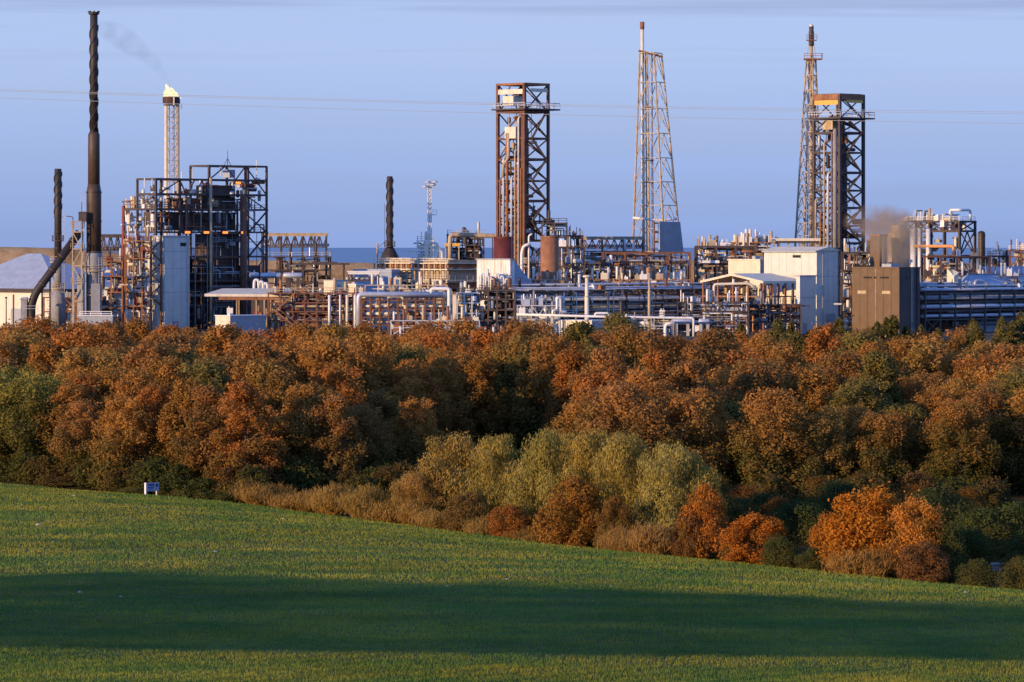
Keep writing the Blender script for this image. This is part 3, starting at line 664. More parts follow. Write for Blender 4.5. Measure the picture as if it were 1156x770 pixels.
# compressor frames around the mast
equip_frame('compressor_frame', 'white steel frame with small domes around the foot of the lattice mast', 471, 489, 980, (292, 283, 272), 'white_paint', D=5, ncol=3, n=14, mats=('white_paint', 'cream_plain', 'cream_plain'), seed=9, cw=.3, top_clutter=3)
t = T('pipe_arches', 'three fat white pipe arches standing right of the lattice mast', 'pipes', 490, 965)
for (a, b, h) in ((482.5, 494, 274.5), (487, 497, 279), (492, 499, 283)): t.add('pipe', MB().path([t.p(a, 330, R(-.6, .6)), t.p(a, h), t.p(b, h), t.p(b, 330)], 1.5 * t.u, 12, 2.6), 'cream_plain' if h < 280 else 'white_paint', smooth=True)
t.add('base_block', MB().box(t.x(480), t.x(501), -1.5, 1.5, 0, t.z(322)), 'concrete')
equip_frame('compressor_frame', 'dark equipment frame with a yellow beam between the white arches and the red tank', 505, 546, 985, (300, 291, 277, 265), 'dark_steel', D=7, ncol=5, n=44, mats=('dark_steel', 'dark_steel', 'brown_steel', 'galvanised'), seed=10, rmax=.9)
t = T('crane_beam', 'bright yellow lifting beam in front of the dark equipment frame', 'crane beam', 502, 978)
t.add('girder', MB().box(0, t.x(519), -.3, .3, t.z(278), t.z(274.5)), 'yellow_paint')
for px in (503, 518): t.add('post', MB().beam((t.x(px), 0, 0), (t.x(px), 0, t.z(278)), .3), 'tan_steel')
t.add('hoist', MB().box(t.x(509), t.x(511), -.4, .4, t.z(282), t.z(278) - .01), 'dark_steel')
t = T('overhead_pipe', 'tan overhead pipe running right into the tall square tower', 'pipe', 508, 972)
t.add('pipe', MB().path([t.p(508, 300), t.p(508, 264.5), t.p(560, 266.5), t.p(575, 267)], .55, 10), 'tan_steel', smooth=True)
for px in (522, 540, 556): t.add('support_post', MB().beam((t.x(px), 0, 0), (t.x(px), 0, t.z(268)), .26), 'dark_steel')

# ---- the two tall square towers
def square_tower(label, px, Y, wl, wr, top, levels, m, m2, seed, band_m, plat, band_h=.25):
    t = T('column_tower', label, 'tower', px, Y, 45)
    W, D = wr * t.u / .7071, wl * t.u / .7071
    zs = [0] + [t.z(p) for p in levels] + [t.z(top)]
    for (x, y) in ((0, 0), (W, 0), (0, D), (W, D)): t.add('leg', MB().beam((x, y, 0), (x, y, zs[-1]), .6), m)
    for k, z in enumerate(zs[1:]):
        mb = MB()
        for a, b in (((0, 0), (W, 0)), ((W, 0), (W, D)), ((W, D), (0, D)), ((0, D), (0, 0))): mb.beam((*a, z), (*b, z), .36, .45)
        t.add('level_frame', mb, m)
    for k in range(len(zs) - 1):
        a, b = zs[k], zs[k + 1]
        if b - a < 2.2: continue
        mb = MB()
        mb.beam((0, 0, a), (W, 0, b), .26).beam((W, 0, a), (0, 0, b), .26)
        t.add('bracing', mb, m)
        t.add('bracing', MB().beam((W, D, a), (0, D, b), .24).beam((0, D, a), (W, D, b), .24), m)
        t.add('bracing', MB().beam((W, 0, a), (W, D, b), .24), m); t.add('bracing', MB().beam((0, D, a), (0, 0, b) if k % 2 else (0, D * .5, b), .22), m)
        if k % 2 == 1: t.add('grating', MB().box(.2, W - .2, .2, D - .2, b + .23, b + .35), 'dark_steel')
    # band under the roof
    t.add('roof_frame', MB().box(-.3, W + .3, -.3, D + .3, zs[-1] - band_h, zs[-1] + .25), m2)
    t.add('roof_beam', MB().box(-.25, -.05, .3, D - .3, zs[-1] - 2.3, zs[-1] - 1.2).box(W * .25, W - .4, -.25, -.05, zs[-1] - 1.8, zs[-1] - 1.0), band_m)
    # platform with railing
    zp = t.z(plat); pl = t.add('platform', MB().box(-1.6, W + 2.4, -1.6, D + .6, zp - .2, zp + .15), 'dark_steel')
    t.add('railing', MB().rail([(-1.5, D + .5, zp + .15), (-1.5, -1.5, zp + .15), (W + 2.3, -1.5, zp + .15), (W + 2.3, D + .5, zp + .15)], 1.3, .14), 'galvanised', parent=pl)
    return t, W, D, zs
def zigzag(t, W, zs, m, y=-.9):
    mb = MB()
    for k in range(1, len(zs) - 2):
        a, b = (W * .2, W * .8) if k % 2 else (W * .8, W * .2); mb.beam((a, y, zs[k]), (b, y, zs[k + 1]), .6, .2)
    t.add('stair', mb, m)
t, W, D, zs = square_tower('tall square steel tower with a white box under its roof, standing over the red tank', 592, 960, 30, 27, 94.5, (340, 318, 296, 272, 250, 227, 204, 180, 156, 126), 'brown_steel', 'rust_steel', 1, 'cream_plain', 123)
mats = ('tan_steel', 'cream_plain', 'rust_steel', 'galvanised')
t.add('process_column', MB().lathe([(1.5, 0), (1.5, t.z(150)), (1.0, t.z(147)), (1.0, t.z(132)), (.3, t.z(128))], 20, (W * .42, D * .45, 0)), 'rust_steel', smooth=True)
t.add('process_column', MB().lathe([(.95, 0), (.95, t.z(118)), (.3, t.z(115))], 16, (W * .12, D * .15, 0)), 'brown_steel', smooth=True)
t.box('top_box', 'cream_plain', -.6, W * .3, D * .35, D * .75, t.z(119), t.z(108)); t.box('top_flue', 'dark_steel', W * .05, W * .2, D * .25, D * .42, t.z(108) + .01, t.z(101))
t.box('side_box', 'cream_plain', -.7, 1.0, D * .25, D * .66, t.z(156), t.z(143))
for px, a, b, r in ((566, 345, 205, .22), (570, 345, 178, .3), (574, 340, 148, .34), (579, 330, 200, .25), (583, 330, 170, .2), (587, 345, 132, .26), (589.5, 320, 190, .2)):
    y = t.y(px); t.add('riser', MB().path([(-.45, y, t.z(a)), (-.45, y, t.z(b)), (.9, y - .5, t.z(b) + .3)], r, 8), random.choice(mats), smooth=True)
t.add('riser', MB().path([(-.6, t.y(570), t.z(200)), (-.6, t.y(570), t.z(186)), (-.6, t.y(576), t.z(178)), (-.6, t.y(576), t.z(150))], .38, 9), 'tan_steel', smooth=True)
t.add('riser', MB().path([(W * .55, -.5, t.z(352)), (W * .55, -.5, t.z(285))], .34, 9), 'white_paint', smooth=True)
for k in range(1, len(zs) - 2): clutter(t, .3, W * .55, .4, D - .4, zs[k] + .3, zs[k + 1] - .2, 11, mats + ('brown_steel', 'brown_steel', 'dark_steel'), 60 + k, 'vhpetq', .45)
clutter(t, .4, W - .2, .3, D, t.z(272), t.z(232), 12, ('dark_steel', 'brown_steel', 'galvanised'), 75, 'vhpde', .7)
zigzag(t, W, zs, 'dark_steel')
t, W, D, zs = square_tower('tall dark square tower with a glowing amber roof band beside the slim flare derrick', 948, 985, 27, 29, 107, (345, 320, 297, 275, 255, 235, 215, 195, 172, 150, 134), 'dark_steel', 'rust_steel', 2, 'yellow_paint', 133, 1.1)
t.add('process_column', MB().lathe([(1.7, 0), (1.7, t.z(165)), (1.2, t.z(160)), (1.2, t.z(142)), (.3, t.z(139))], 20, (W * .45, D * .4, 0)), 'dark_steel', smooth=True)
t.add('process_column', MB().lathe([(.5, 0), (.5, t.z(148)), (.3, t.z(145))], 16, (-.6, D * .12, 0)), 'stack_grey', smooth=True)
t.box('top_box', 'beige_casing', .2, W * .5, D * .3, D * .7, t.z(146), t.z(135))
for px, a, b, r in ((924, 300, 225, .26), (929, 300, 240, .3), (933, 300, 160, .24), (937, 320, 195, .32), (941, 300, 150, .22), (944, 310, 215, .26)):
    y = t.y(px); t.add('riser', MB().path([(-.45, y, t.z(a)), (-.45, y, t.z(b)), (.9, y - .5, t.z(b) + .3)], r, 8), random.choice(mats), smooth=True)
for k in range(1, len(zs) - 2): clutter(t, .3, W * .7, .4, D - .4, zs[k] + .3, zs[k + 1] - .2, 11, ('tan_steel', 'dark_steel', 'galvanised', 'rust_steel', 'dark_steel'), 90 + k, 'vhpetq', .45)
clutter(t, .4, W, -1.2, D, t.z(300), t.z(250), 14, ('dark_steel', 'brown_steel', 'galvanised', 'white_paint'), 105, 'vhpde', .7)
zigzag(t, W, zs, 'dark_steel')

# tanks below tower one
t = T('red_tank', 'dark red upright tank at the foot of the tall square tower', 'tank', 568.5, 938)
tank(t, 11.3 * t.u, t.z(267), 'red_tank'); t.add('ladder', MB().ladder((2, -11.4 * t.u - .1, 0), t.z(266), .5), 'red_steel')
t = T('brown_tank', 'rusty brown upright tank right of the dark red tank', 'tank', 620.5, 925)
tank(t, 10.4 * t.u, t.z(267), 'rust_tank', band=False); t.add('top_ring', MB().lathe([(10.4 * t.u + .1, t.z(268)), (10.4 * t.u + .1, t.z(266.5))], 28), 'rust_tank'); t.add('manway', MB().tube((0, -10.4 * t.u - .2, 1.5), (0, -10.4 * t.u + .3, 1.5), .5, n=12), 'rust_steel')
t = T('vapour_pipe', 'white hooked pipe between the red tank and the brown tank', 'pipe', 592, 930)
t.add('pipe', MB().path([t.p(589, 400), t.p(589, 286), t.p(591, 278), t.p(599, 275)], 1.8 * t.u, 12, 1.6), 'white_paint', smooth=True); t.add('riser', MB().path([t.p(597, 330, .6), t.p(597, 266, .6), t.p(601, 264, .6)], .22), 'white_paint', smooth=True)
t.add('clamp', MB().lathe([(2.4 * t.u, t.z(300)), (2.4 * t.u, t.z(298))], 12, (t.x(589), 0, 0)), 'galvanised')
equip_frame('equipment_rack', 'row of pale upright pipes between the red tank and the brown tank', 590, 611, 945, (330, 312, 298), 'brown_steel', D=4, ncol=3, n=22, mats=('tan_steel', 'galvanised', 'cream_plain'), seed=11, kinds='vvpp', rmax=.4)
# stained shed with lean-to
t = T('stained_shed', 'white shed streaked with orange rust, a grey lean-to sloping off its right', 'shed', 576, 905, 45)
D, W = t.y(538), t.x(581)
t.box('wall', 'stained_white', 0, W, 0, D, 0, t.z(293.5)); t.box('roof', 'grey_box', -.2, W + .1, -.2, D + .2, t.z(293.5) + .003, t.z(292))
t.add('lean_to', MB().prism([(W + .003, 0), (t.x(602), 0), (t.x(602), t.z(322)), (W + .003, t.z(294))], .05, D), 'blue_grey_roof')
t.box('door', 'rust_steel', -.06, -.003, 1, 2.4, 0, 2.6)
t = equip_frame('valve_manifold', 'tangle of cream valves and hoops below the rust streaked white shed', 541, 577, 893, (327, 318), 'white_paint', D=3, ncol=6, n=40, mats=('white_paint', 'cream_plain', 'galvanised'), seed=12, cw=.2, rmax=.35, decks=False, top_clutter=10)
for k in range(6):
    px = 543 + k * 5.5; t.add('hoop_pipe', MB().path([t.p(px, 327, -.5), t.p(px, 309 + k % 3 * 3, -.5), t.p(px + 3.5, 309 + k % 3 * 3, -.5), t.p(px + 3.5, 327, -.5)], .16, 7), 'white_paint', smooth=True)
equip_frame('equipment_rack', 'black steel block with crossed braces directly under the cream valve tangle', 541, 581, 889, (362, 350, 338, 328), 'dark_steel', D=6, ncol=5, n=44, mats=('dark_steel', 'black_vent', 'galvanised', 'dark_steel', 'brown_steel'), seed=13, rmax=1.0, cw=.4)
# access platforms near brown tank
equip_frame('access_platform', 'dark stepped platform behind the brown tank', 612, 640, 960, (300, 268, 252), 'dark_steel', D=5, ncol=3, n=18, mats=('dark_steel', 'galvanised', 'dark_steel'), seed=14)
equip_frame('access_platform', 'lower dark platform with thin rails right of the brown tank', 638, 658, 965, (300, 266), 'dark_steel', D=4, ncol=3, n=12, mats=('dark_steel', 'galvanised', 'tan_steel'), seed=15)
equip_frame('equipment_rack', 'dark braced frame with pale drums right of the brown tank', 632, 660, 940, (322, 301, 279), 'dark_steel', D=5, ncol=3, n=18, mats=('alu_cladding', 'galvanised', 'dark_steel', 'white_paint'), seed=16, rail=False)
# ---- main silver rack, running away to the right
t = T('pipe_rack', 'long silver pipe rack running right from the white shed to the big white hall', 'pipe rack', 580, 890, 45)
L = 93.0
pipe_rack(t, 0, L, 6, [t.z(361), t.z(352), t.z(342), t.z(330)], 6.0, 'dark_steel',
    [(3, .4, .24, 'alu_cladding'), (3, 2.0, .2, 'stack_grey'), (3, 4.2, .3, 'alu_cladding'),
     (2, .3, .4, 'alu_cladding'), (2, 1.6, .3, 'stack_grey'), (2, 3, .5, 'galvanised'), (2, 5, .4, 'alu_cladding'),
     (1, .4, .3, 'stack_grey'), (1, 2, .45, 'alu_cladding'), (1, 4, .4, 'dark_steel'), (0, .5, .3, 'galvanised'), (0, 2.2, .4, 'dark_steel'), (0, 4.4, .5, 'stack_grey')], .4, 3, 21)
t.add('insulated_pipe', MB().tube((-.5, .8, t.z(325.5)), (L + 1, .8, t.z(325.5)), .2, n=12), 'alu_cladding', smooth=True)
t.add('insulated_pipe', MB().tube((-.5, 3.4, t.z(322)), (L + 1, 3.4, t.z(322)), .24, n=12), 'alu_cladding', smooth=True)
clutter(t, 1, L, .5, 5.5, .2, t.z(345), 70, ('dark_steel', 'white_paint', 'stack_grey', 'dark_steel', 'galvanised', 'brown_steel'), 22, 'vhdett', .8)
clutter(t, 0, L, -.3, 6, t.z(330) + .4, t.z(317), 90, ('dark_steel', 'tan_steel', 'white_paint', 'rust_steel', 'galvanised', 'brown_steel'), 61, 'vesttt', .35, True)
clutter(t, 0, L, -.6, -.2, t.z(360), t.z(331), 60, ('dark_steel', 'tan_steel', 'white_paint', 'rust_steel', 'galvanised'), 62, 'tqt', .35)
# dark cable gallery behind the rack
t = T('cable_gallery', 'long dark enclosed gallery behind the silver pipe rack', 'gallery', 590, 905, 45)
t.box('wall', 'dark_steel', 0, 84, 5, 9, 0, t.z(334)); t.box('roof', 'stack_grey', -.2, 84.2, 4.8, 9.2, t.z(334) + .003, t.z(333.4))
for k in range(7): t.box('louvre', 'black_vent', 4 + k * 11, 10 + k * 11, 4.9, 4.997, 2, t.z(342))
# white loops and small chimney
t = T('pipe_loops', 'bluish white expansion loops hanging on the front of the silver rack', 'pipe loops', 628, 880)
t.add('pipe', MB().path([t.p(624, 390), t.p(624, 350), t.p(629, 350), t.p(629, 336), t.p(633, 336), t.p(633, 352), t.p(640, 352)], .3, 8), 'alu_cladding', smooth=True)
t.add('pipe', MB().path([t.p(604, 380), t.p(604, 364), t.p(611, 364), t.p(611, 380)], .26, 8), 'white_paint', smooth=True)
t.add('pipe', MB().path([t.p(628, 348, .6), t.p(628, 335, .6), t.p(635, 335, .6), t.p(635, 356, .6)], .22, 8), 'alu_cladding', smooth=True)
t.add('support_post', MB().beam(t.p(618, 390, .3), t.p(618, 352, .3), .25), 'dark_steel')
t = T('ground_pipe', 'long thin white pipe crossing low in front of the silver rack', 'pipe', 583, 879)
t.add('pipe', MB().path([t.p(583, 355), t.p(682, 357.5), t.p(770, 359), t.p(783, 359), t.p(783, 380)], .25, 8), 'white_paint', smooth=True)
for px in (600, 622, 650, 684, 708, 735, 760): t.add('support_post', MB().beam(t.p(px, 385), t.p(px, 358), .2), 'tan_steel')
t.add('hoop_pipe', MB().path([t.p(672, 357), t.p(672, 353.5), t.p(687, 353.5), t.p(687, 363)], .24, 8), 'white_paint', smooth=True)
t = T('small_chimney', 'slim cream chimney rising from behind the cream block near the centre', 'chimney', 662.5, 884)
t.add('shaft', MB().lathe([(2.6 * t.u, 0), (2.5 * t.u, t.z(335)), (2.1 * t.u, t.z(334)), (2.0 * t.u, t.z(313))], 18), 'cream_plain', smooth=True)
t.add('cap', MB().lathe([(2.6 * t.u, t.z(313.5)), (4.6 * t.u, t.z(312.8)), (4.6 * t.u, t.z(311.2)), (2.6 * t.u, t.z(310.5))], 18), 'cream_plain')
t.add('flange', MB().lathe([(3.1 * t.u, t.z(335)), (3.1 * t.u, t.z(334))], 18), 'tan_steel')
t = T('switch_house', 'cream block with a grey right side under the slim cream chimney', 'cabin', 668, 876, 45)
t.box('wall', 'cream_plain', 0, t.x(695), 0, t.y(631), 0, t.z(362.5)); t.box('roof', 'white_paint', -.12, t.x(695) + .12, -.12, t.y(631) + .12, t.z(362.5) + .003, t.z(361.6))
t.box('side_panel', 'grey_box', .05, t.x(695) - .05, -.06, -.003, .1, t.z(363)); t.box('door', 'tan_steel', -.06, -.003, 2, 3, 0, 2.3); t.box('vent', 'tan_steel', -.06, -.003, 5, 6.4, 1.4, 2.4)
t = T('lighting_column', 'tan round column with a knobbly top in front of the silver rack', 'column', 733, 882)
t.add('shaft', MB().lathe([(1.8 * t.u, 0), (1.7 * t.u, t.z(330)), (1.2 * t.u, t.z(328)), (1.1 * t.u, t.z(308))], 14), 'tan_steel', smooth=True)
t.add('head', MB().lathe([(1.2 * t.u, t.z(308)), (2.2 * t.u, t.z(306.5)), (1.6 * t.u, t.z(303)), (.4 * t.u, t.z(302))], 12), 'rust_steel'); t.add('collar', MB().lathe([(2.2 * t.u, t.z(330.5)), (2.2 * t.u, t.z(328.8))], 14), 'tan_steel')
t = T('bent_pipe', 'white hooked pipe end sticking out of the trees below the tan column', 'pipe', 752, 868)
t.add('pipe', MB().path([t.p(751, 420), t.p(751, 366), t.p(760, 365)], .36, 10), 'white_paint', smooth=True); t.add('flange', MB().tube(t.p(760, 365), t.p(761, 365), .5, n=12), 'galvanised')
for (px, py, w, h, lab) in ((707, 361, 24, 9, 'pale tank trailer shape low in front of the rack, right of the cream block'), (770, 363, 26, 7, 'rounded silver vessel low in the trees right of the tan column'), (795, 363, 16, 7, 'shorter silver vessel at the right end of the low vessels')):
    t = T('low_vessel', lab, 'vessel', px, 884)
    t.add('shell', MB().drum(t.p(px - w / 2 + 3, py), t.p(px + w / 2 - 3, py), h * .5 * t.u, 14), 'alu_cladding', smooth=True)
    for q in (-.25, .25): t.add('saddle', MB().box(t.x(px + w * q) - .3, t.x(px + w * q) + .3, -.6, .6, 0, t.z(py + h * .3)), 'concrete')
    t.add('nozzle', MB().tube(t.p(px, py - 2), t.p(px, py - h * .5 - 2), .18), 'white_paint')
equip_frame('equipment_rack', 'low pale pump rack left of the low silver vessels', 695, 760, 893, (368, 358), 'galvanised', D=3, ncol=7, n=26, mats=('white_paint', 'cream_plain', 'alu_cladding', 'dark_steel'), seed=17, cw=.22)
proto = None
for i, px in enumerate((452, 530, 539, 548, 557, 566, 574, 586)):
    if proto is None:
        t = T('marker_post', 'short white post sticking up along the tree tops below the black steel block', 'post', px, 866, group='white posts along the tree tops')
        t.add('post_shaft', MB().tube((0, 0, 0), (0, 0, t.z(367.5)), .22), 'white_paint'); t.add('post_cap', MB().lathe([(.3, t.z(368)), (.3, t.z(367)), (.05, t.z(366))], 10), 'red_steel'); proto = t.e
    else:
        c = proto.copy(); COL.objects.link(c); c.location.x = X_at(px, 866)
        for ch in list(proto.children): d = ch.copy(); COL.objects.link(d); d.parent = c; d.location.z = R(-.4, .2)

for (a_, b_, Y, zs_, m_, ms_, sd, lab) in ((441, 541, 880, (370, 362), 'galvanised', ('white_paint', 'cream_plain', 'tan_steel', 'rust_steel'), 51, 'low tangle of cream pipes in front of the brown column rack'),
        (584, 632, 883, (370, 356, 345), 'galvanised', ('white_paint', 'alu_cladding', 'stack_grey', 'tan_steel'), 52, 'pale pipe tangle between the black steel block and the cream block'),
        (765, 845, 884, (366, 352, 341), 'dark_steel', ('white_paint', 'alu_cladding', 'stack_grey', 'dark_steel'), 53, 'bluish pipe tangle in front of the silver rack, left of the open sided shed'),
        (545, 640, 918, (330, 316), 'tan_steel', ('white_paint', 'tan_steel', 'cream_plain', 'galvanised'), 54, 'thin tan pipework behind the rust streaked white shed'),
        (412, 505, 925, (334, 322), 'tan_steel', ('cream_plain', 'tan_steel', 'white_paint', 'rust_steel'), 55, 'sunlit cream pipework along the foot of the tan cooler bank'),
        (660, 782, 930, (330, 316), 'rust_steel', ('white_paint', 'tan_steel', 'cream_plain', 'galvanised', 'orange_pipe'), 56, 'sunlit pipework just above the silver rack below the grey screen wall'),
        (1042, 1160, 930, (326, 312), 'dark_steel', ('alu_cladding', 'white_paint', 'grey_box', 'dark_steel'), 57, 'bluish pipework just above the right hand pipe rack')):
    equip_frame('pipe_tangle', lab, a_, b_, Y, zs_, m_, D=3, ncol=max(4, int((b_ - a_) / 12)), n=30, mats=ms_, seed=sd, cw=.2, rail=False, decks=False, rmax=.45, top_clutter=12, cat='pipework')
# ---- tapering derricks
def derrick(name, label, Y, top_py, bot_py, tl, tr, bl, br, m, n_lv, cat='derrick', skew=0):
    pxc = (bl + br) / 2; t = T(name, label, cat, pxc, Y, 0)
    zb, zt = t.z(bot_py), t.z(top_py); nb = 0
    # four corner legs of a square plan turned about 30 degrees: front-left, front-right, back-right, back-left
    def corner(k, q):
        l, r = lerp(bl, tl, q), lerp(br, tr, q); c = (l + r) / 2; h = (r - l) / 2 * t.u; cx = (c - pxc) * t.u
        ang = math.radians((200, 285, 20, 105)[k]); s = h / math.cos(math.radians(20))
        return (cx + s * math.cos(ang), s * math.sin(ang))
    q0 = -zb / (zt - zb)
    for k in range(4):
        a, b = corner(k, q0), corner(k, 1); t.add('leg', MB().sweep([(*a, 0), (*b, zt)], [.3, .2], 8), m, smooth=True)
    # levels get closer towards the top
    qs = [1 - (1 - i / n_lv) ** .92 for i in range(n_lv + 1)]; qs = [q0] + qs
    for i, (qa, qb) in enumerate(zip(qs, qs[1:])):
        za, z2 = lerp(zb, zt, qa), lerp(zb, zt, qb)
        ring = MB(); br_ = MB()
        for k in range(4):
            a, a2 = corner(k, qa), corner((k + 1) % 4, qa); b, b2 = corner(k, qb), corner((k + 1) % 4, qb)
            ring.beam((*b, z2), (*b2, z2), .17)
            mid = ((b[0] + b2[0]) / 2, (b[1] + b2[1]) / 2)
            br_.beam((*a, za), (*mid, z2), .15); br_.beam((*a2, za), (*mid, z2), .15)
        t.add('ring_frame', ring, m); t.add('bracing', br_, m)
    return t, zb, zt, corner
t, zb, zt, cn = derrick('flare_derrick', 'tapering open lattice derrick with a slanted top, at the centre of the plant', 1010, 60, 284, 722, 747, 714, 769, 'tan_steel', 8)
t.add('riser', MB().tube((t.x(727), .3, 0), (t.x(725), .3, t.z(32)), .42, n=10), 'cream_plain', smooth=True)
t.add('flare_tip', MB().lathe([(.5, t.z(33)), (.55, t.z(25)), (.3, t.z(24.5))], 10, (t.x(725), .3, 0)), 'rust_steel', smooth=True)
t.add('riser', MB().tube((t.x(738), -.5, 0), (t.x(735.5), -.5, t.z(58)), .2, n=8), 'galvanised', smooth=True)
t.add('riser', MB().tube((t.x(731), .8, 0), (t.x(729), .8, t.z(60)), .16, n=8), 'tan_steel', smooth=True)
t.add('top_platform', MB().add([(t.x(721), -2.2, t.z(58)), (t.x(748), -2.2, t.z(65)), (t.x(748), 2, t.z(65)), (t.x(721), 2, t.z(58)), (t.x(721), -2.2, t.z(56.5)), (t.x(748), -2.2, t.z(63.5)), (t.x(748), 2, t.z(63.5)), (t.x(721), 2, t.z(56.5))],
     [(3, 2, 1, 0), (4, 5, 6, 7), (0, 1, 5, 4), (1, 2, 6, 5), (2, 3, 7, 6), (3, 0, 4, 7)]), 'rust_steel')
t.add('ladder', MB().ladder((t.x(734), -1.2, 0), t.z(62), .5, .09), 'galvanised')
for py in (121, 181, 206): t.add('rest_platform', MB().box(t.x(728), t.x(738), -1.5, 1, t.z(py) - .1, t.z(py) + .1), 'rust_steel')
t.add('sloping_pipe', MB().path([t.p(714, 246, -2.5), t.p(746, 249, -2.5), t.p(764, 247, -2.5)], .3, 8), 'white_paint', smooth=True)
w = T('louvre_screen', 'grey slanted screen wall leaning on the foot of the lattice derrick', 'screen', 745, 1000, 45)
w.add('panel', MB().add([(0, 0, w.z(285)), (w.x(773), 0, w.z(285)), (w.x(770), .3, w.z(250.5)), (w.x(745.5), .3, w.z(250)), (0, .5, w.z(285)), (w.x(773), .5, w.z(285)), (w.x(770), .8, w.z(250.5)), (w.x(745.5), .8, w.z(250))],
     [(0, 1, 2, 3), (7, 6, 5, 4), (0, 4, 5, 1), (1, 5, 6, 2), (2, 6, 7, 3), (3, 7, 4, 0)]), 'grey_cladding')
for px in (746, 759, 771): w.add('post', MB().beam((w.x(px), .25, 0), (w.x(px), .25, w.z(286)), .35), 'dark_steel')
w.add('side_frame', MB().beam(w.p(741, 285, .8), w.p(741, 250, .8), .3).beam(w.p(741, 252, .8), w.p(745, 252, .8), .3).beam(w.p(741, 262, .8), w.p(745, 262, .8), .5).beam(w.p(741, 273, .8), w.p(745, 273, .8), .5).beam(w.p(741, 284, .8), w.p(741, 400, .8), .3), 'rust_steel')
truss_bridge('pipe_bridge', 'orange lit trussed bridge leading to the foot of the lattice derrick', 652, 727, 985, 269.5, 280, 'brown_steel', (656, 680, 704, 726), 9, cm='tan_steel')
t = equip_frame('process_structure', 'wide brown frame with pale upright vessels below the grey screen wall', 681, 779, 960, (320, 285.5), 'brown_steel', D=8, ncol=5, n=26, mats=('tan_steel', 'white_paint', 'cream_plain', 'rust_steel', 'alu_cladding'), seed=18, cw=.45, decks=False, rail=False, kinds='vvvpde', rmax=.6, top_clutter=0)
t.add('deck', MB().box(-3, t.x(781), -1.5, 8.2, t.z(321) - .1, t.z(320)), 'orange_pipe')
for i in range(14):
    px = 722 + i * 3.9; h = R(300, 310); t.add('vertical_drum', MB().drum(t.p(px, 319, R(0, 3)), t.p(px, h, R(0, 3)), R(.3, .55), 10), random.choice(['tan_steel', 'white_paint', 'cream_plain', 'alu_cladding']), smooth=True)
clutter(t, 0, t.x(779), 0, 7, t.z(300), t.z(287), 12, ('rust_steel', 'galvanised', 'dark_steel'), 19, 'dhp', .5)
equip_frame('equipment_rack', 'dim rack of grey pipes in shade right of the brown tank', 640, 690, 950, (330, 312, 298), 'dark_steel', D=6, ncol=5, n=36, mats=('alu_cladding', 'galvanised', 'dark_steel', 'grey_box', 'white_paint'), seed=20, rail=False)
equip_frame('equipment_rack', 'rust coloured pipe frame under the orange lit trussed bridge', 655, 722, 975, (312, 296, 284), 'rust_steel', D=5, ncol=6, n=36, mats=('tan_steel', 'rust_steel', 'galvanised', 'white_paint'), seed=25, rail=False)

# ---- right of the derrick
t = equip_frame('process_structure', 'dark frame filled with tan pipes left of the big white hall', 787, 852, 965, (322, 296, 278.5), 'dark_steel', D=9, ncol=4, n=60, mats=('tan_steel', 'cream_plain', 'rust_steel', 'white_paint'), seed=21, cw=.5, kinds='vvphde', rmax=.7, rail=False, top_clutter=18)
t.add('white_beam', MB().box(.3, t.x(812), -.5, -.2, t.z(297), t.z(294)), 'white_paint')
t = equip_frame('equipment_rack', 'tan roof equipment with small white turrets above the white hall', 826, 880, 985, (300, 283, 274), 'rust_steel', D=6, ncol=5, n=26, mats=('tan_steel', 'cream_plain', 'white_paint'), seed=22, top_clutter=16, rail=False)
t.box('turret', 'white_paint', t.x(835), t.x(849), 1, 3, t.z(274), t.z(267.5)); t.add('turret_pipe', MB().tube(t.p(838, 268, 2), t.p(838, 262, 2), .3).tube(t.p(848, 268, 2), t.p(848, 263, 2), .22), 'white_paint')
t = T('roof_gantry', 'long tan roof gantry left of the amber topped tower', 'gantry', 871, 975)
t.box('girder', 'cream_plain', 0, t.x(926), -1, 1.5, t.z(272), t.z(269)); t.box('under_girder', 'dark_steel', 1, t.x(924), -.8, 1.3, t.z(274.5), t.z(272) - .003)
for px in (874, 890, 906, 922): t.add('post', MB().beam((t.x(px), 0, 0), (t.x(px), 0, t.z(274.5)), .35), 'tan_steel')
t = T('process_hall', 'big windowless hall, bright cream on its left face and pale blue on its right', 'hall', 922, 925, 45)
W, D = t.x(950), t.y(866)
t.box('wall', 'white_cladding', 0, W, 0, D, 0, t.z(283)); zr = t.z(283)
t.add('roof', MB().add([(-.3, -.3, zr + .003), (W + .3, -.3, zr + .003), (W + .3, D + .3, zr + .003), (-.3, D + .3, zr + .003), (W / 2, -.3, zr + .9), (W / 2, D + .3, zr + .9)], [(0, 1, 4), (1, 2, 5, 4), (2, 3, 5), (3, 0, 4, 5), (3, 2, 1, 0)]), 'cream_plain')
t.add('panel_joint', MB().box(-.03, W + .03, -.03, D + .03, t.z(312) - .06, t.z(312) + .06).box(-.03, W + .03, -.03, D + .03, t.z(340) - .06, t.z(340) + .06), 'grey_box')
for k in range(1, 7): t.box('cladding_seam', 'grey_box', -.026, -.002, D * k / 7 - .04, D * k / 7 + .04, .1, t.z(283.5))
for k in range(1, 4): t.box('cladding_seam', 'grey_box', W * k / 4 - .04, W * k / 4 + .04, -.026, -.002, .1, t.z(283.5))
t.add('gutter', MB().box(-.62, -.31, -.2, D + .2, zr - .35, zr - .02), 'grey_box'); t.box('vent', 'black_vent', -.09, -.036, D * .3, D * .45, t.z(291), t.z(288)); t.add('ladder', MB().ladder((W * .25, -.22, 0), zr, .5), 'galvanised')
t.box('door', 'grey_cladding', W * .4, W * .8, -.1, -.035, 0, 4); t.add('downpipe', MB().tube((W - .4, -.2, 0), (W - .4, -.2, zr), .14, n=6), 'dark_steel')
t = T('hall_annex', 'lower pale blue annex stepping forward from the left of the big hall', 'annex', 903, 902, 45)
W = t.x(922.5); D = t.y(899)
